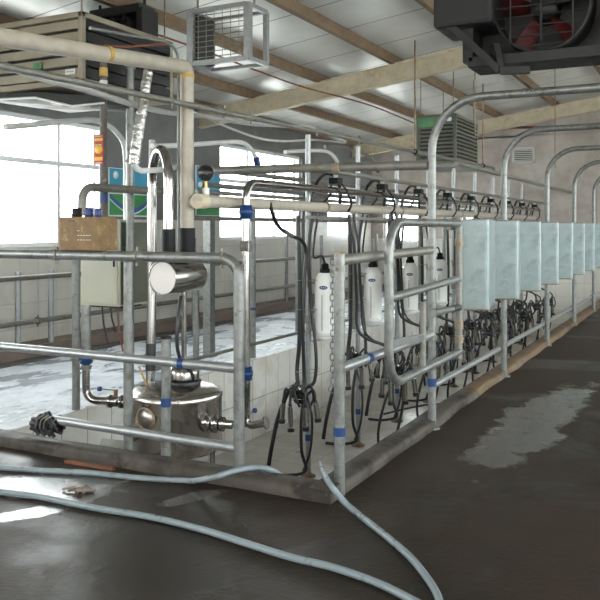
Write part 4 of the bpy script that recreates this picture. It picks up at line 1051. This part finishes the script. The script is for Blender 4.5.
        for i, (dx, dy, dz, tl) in enumerate(specs):
            a = V((cx+dx*.35, cy+dy*.35, cz-.01)); b = V((cx+dx, cy+dy, cz+dz*.35)); e = V((cx+dx+tl*.25, cy+dy, cz+dz-.03))
            t = MB().tube([b, e], [.024], seg=14).build('teat_cup', 'stainless', c)
            d = (e-b).normalized()
            MB().tube([e-d*.002, e+d*.035], .033, seg=14).build('liner_mouth', 'rubber', t)
            MB().tube([b-d*.005, b-d*.03], .019, seg=10).build('liner_tail', 'rubber', t)
            MB().tube([a, a+V((dx*.5,dy*.4,.07)), b-d*.03], .014, curve=True, seg=8).build('short_tube', 'rubber', c)
        for i in range(3):
            a = 2.2*i
            MB().tube([V((cx+.03*math.cos(a),cy+.03*math.sin(a),cz+.03)), V((cx+.11*math.cos(a),cy+.08*math.sin(a),cz+.11)), V((cx+.14*math.cos(a+.4),cy+.1*math.sin(a+.4),cz-.01)), V((cx+.12*math.cos(a+.6),cy+.07*math.sin(a+.6),cz-.09))], .012, curve=True, seg=8).build('pulse_tube', 'rubber', c)
        return c
    def right_hoses(cx, cy, cz, kk):
        h = thing('cluster_hoses', 'black hoses hanging with the right-hand cluster, ' + where(kk), 'hose', (cx, cy, cz), 'right-hand cluster hoses')
        MB().tube([(-3.29,cy-.26,1.64),(-3.24,cy-.24,1.3),(-3.22,cy-.22,.8),(-3.19,cy-.2,.42),(cx-.05,cy,.25),(cx-.01,cy,cz+.05)], .017, curve=True, seg=8).build('long_hose', 'rubber', h)
        MB().tube([(-3.28,cy-.17,1.64),(-3.22,cy-.17,1.3),(-3.20,cy-.15,.8),(-3.15,cy-.12,.4),(cx+.05,cy,.2),(cx+.02,cy,cz+.04)], .012, curve=True, seg=8).build('long_hose', 'rubber', h)
        MB().tube([(cx,cy,cz-.04),(cx-.12,cy,cz-.25),(cx-.2,cy-.04,cz-.6),(cx-.16,cy-.08,-.8),(cx-.04,cy-.06,-.72),(cx+.04,cy,cz-.4),(cx+.06,cy,cz-.05)], .015, curve=True, seg=8).build('loop_hose', 'rubber', h)
        return h
    c0 = cluster(SX-.03, y-.12, -.1, 'steel-cupped milking cluster hanging on its post, ' + where(0), 0)
    for k in range(1, NS):
        zz = [0, .18, .02, -.05, .06, 0, .05, 0, 0][k]
        copy_tree(c0, (SX-.03 + (.05 if k == 1 else 0), y-.12+SP*k, -.1+zz), 'steel-cupped milking cluster hanging on its post, ' + where(k))
    cx, cy = -2.85, 7.75
    c1 = cluster(cx, cy, .02, 'right-hand milking cluster hanging free on its hoses, ' + where(1), 1); c1['group'] = 'right-hand milking clusters'
    hh = right_hoses(cx, cy, .02, 1)
    for k in range(2, NS):
        zz = [0, 0, .05, -.02, .0, .06, 0, .03, 0][k]
        c = copy_tree(c1, (cx, cy+SP*(k-1), .02+zz), 'right-hand milking cluster hanging free on its hoses, ' + where(k))
        c.rotation_euler = (0, 0, .5*k)
        copy_tree(hh, (cx, cy+SP*(k-1), .02+zz), 'black hoses hanging with the right-hand cluster, ' + where(k))
    # curved delivery hose from the manifold at the left of the first station
    X = -3.3
    o = thing('delivery_hose', 'black hose curving from the manifold down to the first milking station', 'hose', onX(272, 212, X))
    MB().tube([onX(x, yy, X) for x, yy in ((270, 203), (273, 215), (280, 228), (292, 236), (301, 240), (306, 252), (304, 285), (303, 330), (304, 375), (303, 392))], .017, curve=True, seg=10).build('hose_run', 'rubber', o)
    MB().tube([onX(284, 231, X), onX(292, 236, X)], .022, seg=10).build('hose_clip', 'galvanised', o)
    # low cross hose and floor hose in the pit
    tag(MB().tube([onZ(x, yy, -.6) for x, yy in ((384, 414), (405, 409), (425, 405), (440, 404))], .012, curve=True, seg=8).build('rubber_hose', 'rubber', loc=onZ(384,414,-.6)), 'thin black hose stretched low between the second and fourth stations', 'hose')
    # pale bucket at pit floor by second station
    b = onZ(377, 444, -.9)
    # pit-side cross rail of the stations
    X = SX
    o = tag(MB().beam((X+.12, SY0-.3, 1.60), (X+.12, EY-.4, 1.60), .02, .03).build('hose_rail', 'galvanised_old', loc=(X+.12, SY0, 1.6)), 'thin rail just below the cream manifold that holds the black hoses', 'rail')
stations()

# ---------------------------------------------------------------- hoses on the alley floor
def floor_hoses():
    g = 'grey water hoses on the wet floor'; r = .0165
    def z(px, py, zz): return onZ(px, py, zz)
    def mk(pts, lab):
        P = [z(*p) for p in pts]
        tag(MB().tube(P, r, curve=True, seg=12, sub=8).build('water_hose', 'hose_grey', loc=P[0]), lab, 'hose', g)
    mk([(-20, 466, .018), (35, 470, .018), (90, 473, .018), (140, 478, .018), (185, 480.5, .022), (200, 480, .05), (216, 476.5, .085), (238, 470, .105), (258, 467.5, .098), (272, 470, .095), (283, 477, -.02), (286, 482, -.15)], 'pale grey water hose along the foot of the front kerb that climbs over it')
    mk([(-20, 490, .018), (35, 496, .018), (95, 508, .018), (150, 517, .018), (200, 529, .018), (245, 543, .018), (290, 557, .018), (335, 568, .018), (380, 584, .018), (420, 604, .018)], 'pale grey water hose crossing the open wet floor at the lower left')
    mk([(320, 463, -.02), (323, 472, .10), (329, 483, .13), (340, 497, .06), (352, 509, .018), (372, 525, .018), (392, 541, .018), (409, 556, .018), (422, 571, .018), (436, 592, .018), (442, 612, .018)], 'pale grey water hose coming over the kerb corner beside the corner post')
floor_hoses()

# ---------------------------------------------------------------- water lying on the alley floor
def wet_stuff():
    # puddles: each an ellipse with a ragged, soft edge, laid into the alley floor's own surface
    m = M['floor_alley']; t = m.node_tree; b = t.nodes['Principled BSDF']; L = t.links
    geo = t.nodes.new('ShaderNodeNewGeometry')
    nz = N(t, 'ShaderNodeTexNoise', Scale=1.7, Detail=7, Roughness=.68); L.new(geo.outputs['Position'], nz.inputs['Vector'])
    mask = None
    def ellipse(p, q, half):
        nonlocal mask
        c = (p + q)/2; d = q - p; ang = math.atan2(d.y, d.x)
        mp = t.nodes.new('ShaderNodeMapping'); mp.vector_type = 'TEXTURE'; mp.inputs['Location'].default_value = (c.x, c.y, 0); mp.inputs['Rotation'].default_value = (0, 0, ang)
        mp.inputs['Scale'].default_value = (d.length/2, half, 50); L.new(geo.outputs['Position'], mp.inputs[0])
        ln = N(t, 'ShaderNodeVectorMath', operation='LENGTH'); L.new(mp.outputs[0], ln.inputs[0])
        ad = N(t, 'ShaderNodeMath', operation='MULTIPLY_ADD'); L.new(nz.outputs['Fac'], ad.inputs[0]); ad.inputs[1].default_value = -2.6; L.new(ln.outputs['Value'], ad.inputs[2])
        mr = N(t, 'ShaderNodeMapRange'); L.new(ad.outputs[0], mr.inputs[0]); mr.inputs[1].default_value = -.22; mr.inputs[2].default_value = -.42; mr.inputs[3].default_value = 0; mr.inputs[4].default_value = 1
        if mask is None: mask = mr.outputs[0]
        else:
            mx_ = N(t, 'ShaderNodeMath', operation='MAXIMUM'); L.new(mask, mx_.inputs[0]); L.new(mr.outputs[0], mx_.inputs[1]); mask = mx_.outputs[0]
    ellipse(onZ(-20, 482, 0), onZ(118, 490, 0), .26)
    ellipse(onZ(-20, 522, 0), onZ(64, 508, 0), .10)
    ellipse(onZ(480, 470, 0), onZ(575, 385, 0), .24)
    ellipse(onZ(160, 505, 0), onZ(215, 492, 0), .07)
    fin = N(t, 'ShaderNodeTexNoise', Scale=9, Detail=6, Roughness=.7); L.new(geo.outputs['Position'], fin.inputs['Vector'])
    rw = ramp(t, fin.outputs['Fac'], [(.4, (.05,)*3), (.65, (.3,)*3)])
    def mixin(sock, val, typ='FLOAT'):
        old = b.inputs[sock].links[0].from_socket if b.inputs[sock].links else None
        mm = N(t, 'ShaderNodeMix', data_type=typ); ia, ib, io = (2, 3, 0) if typ == 'FLOAT' else (6, 7, 2)
        L.new(mask, mm.inputs[0])
        if old: L.new(old, mm.inputs[ia])
        else: mm.inputs[ia].default_value = b.inputs[sock].default_value
        if hasattr(val, 'is_output'): L.new(val, mm.inputs[ib])
        else: mm.inputs[ib].default_value = val
        L.new(mm.outputs[io], b.inputs[sock])
    mixin('Roughness', rw); mixin('Specular IOR Level', 1.0); mixin('Base Color', (.06,.055,.05,1), 'RGBA')
    bp = b.inputs['Normal'].links[0].from_node; iv = N(t, 'ShaderNodeMapRange'); L.new(mask, iv.inputs[0]); iv.inputs[3].default_value = .3; iv.inputs[4].default_value = .14; L.new(iv.outputs[0], bp.inputs['Strength'])
    a, b_ = onZ(66, 461, .012), onZ(114, 469, .012)
    tag(MB().beam(a, b_, .03, .02).build('rusty_bar', 'red_rust', loc=a), 'rusty orange flat bar lying along the foot of the front kerb', 'bar')
    c = onZ(77, 489, .012); mb = MB()
    for i in range(7):
        p = c + V((random.uniform(-.07,.07), random.uniform(-.05,.05), 0)); r_ = random.uniform(.015,.035)
        mb.tube([p, p + V((random.uniform(-.05,.05), random.uniform(-.05,.05), .012)), p + V((random.uniform(-.08,.08), random.uniform(-.06,.06), -.002))], r_*.4, curve=True, seg=6)
    o = tag(mb.build('dung_scraps', 'step_brown', loc=c), 'small dark clump of wet muck on the floor between the hoses', 'muck'); o['kind'] = 'stuff'
wet_stuff()

# ---------------------------------------------------------------- light and camera
w = bpy.data.worlds.new('overcast'); bpy.context.scene.world = w; w.use_nodes = True
t = w.node_tree; bg = t.nodes['Background']
sk = t.nodes.new('ShaderNodeTexSky'); sk.sky_type = 'HOSEK_WILKIE'; sk.turbidity = 8; sk.sun_direction = (-.5, .5, .7)
mx = t.nodes.new('ShaderNodeMix'); mx.data_type = 'RGBA'; mx.inputs[0].default_value = .12
mx.inputs[6].default_value = (1,.99,.97,1); t.links.new(sk.outputs[0], mx.inputs[7]); t.links.new(mx.outputs[2], bg.inputs[0])
bg.inputs[1].default_value = 15

cam = bpy.data.cameras.new('camera'); co = bpy.data.objects.new('camera', cam); C.objects.link(co)
co.location = CAM; co.rotation_euler = (math.pi/2, 0, math.asin(SA))
cam.sensor_width = 36; cam.lens = 797/600*36; cam.shift_y = -72/600; cam.clip_end = 200
sc = bpy.context.scene; sc.camera = co
sc.view_settings.view_transform = 'Standard'; sc.view_settings.look = 'None'; sc.view_settings.gamma = 1; sc.view_settings.exposure = 0
sc.view_settings.use_curve_mapping = False
sc.cycles.max_bounces = 8; sc.cycles.transparent_max_bounces = 8
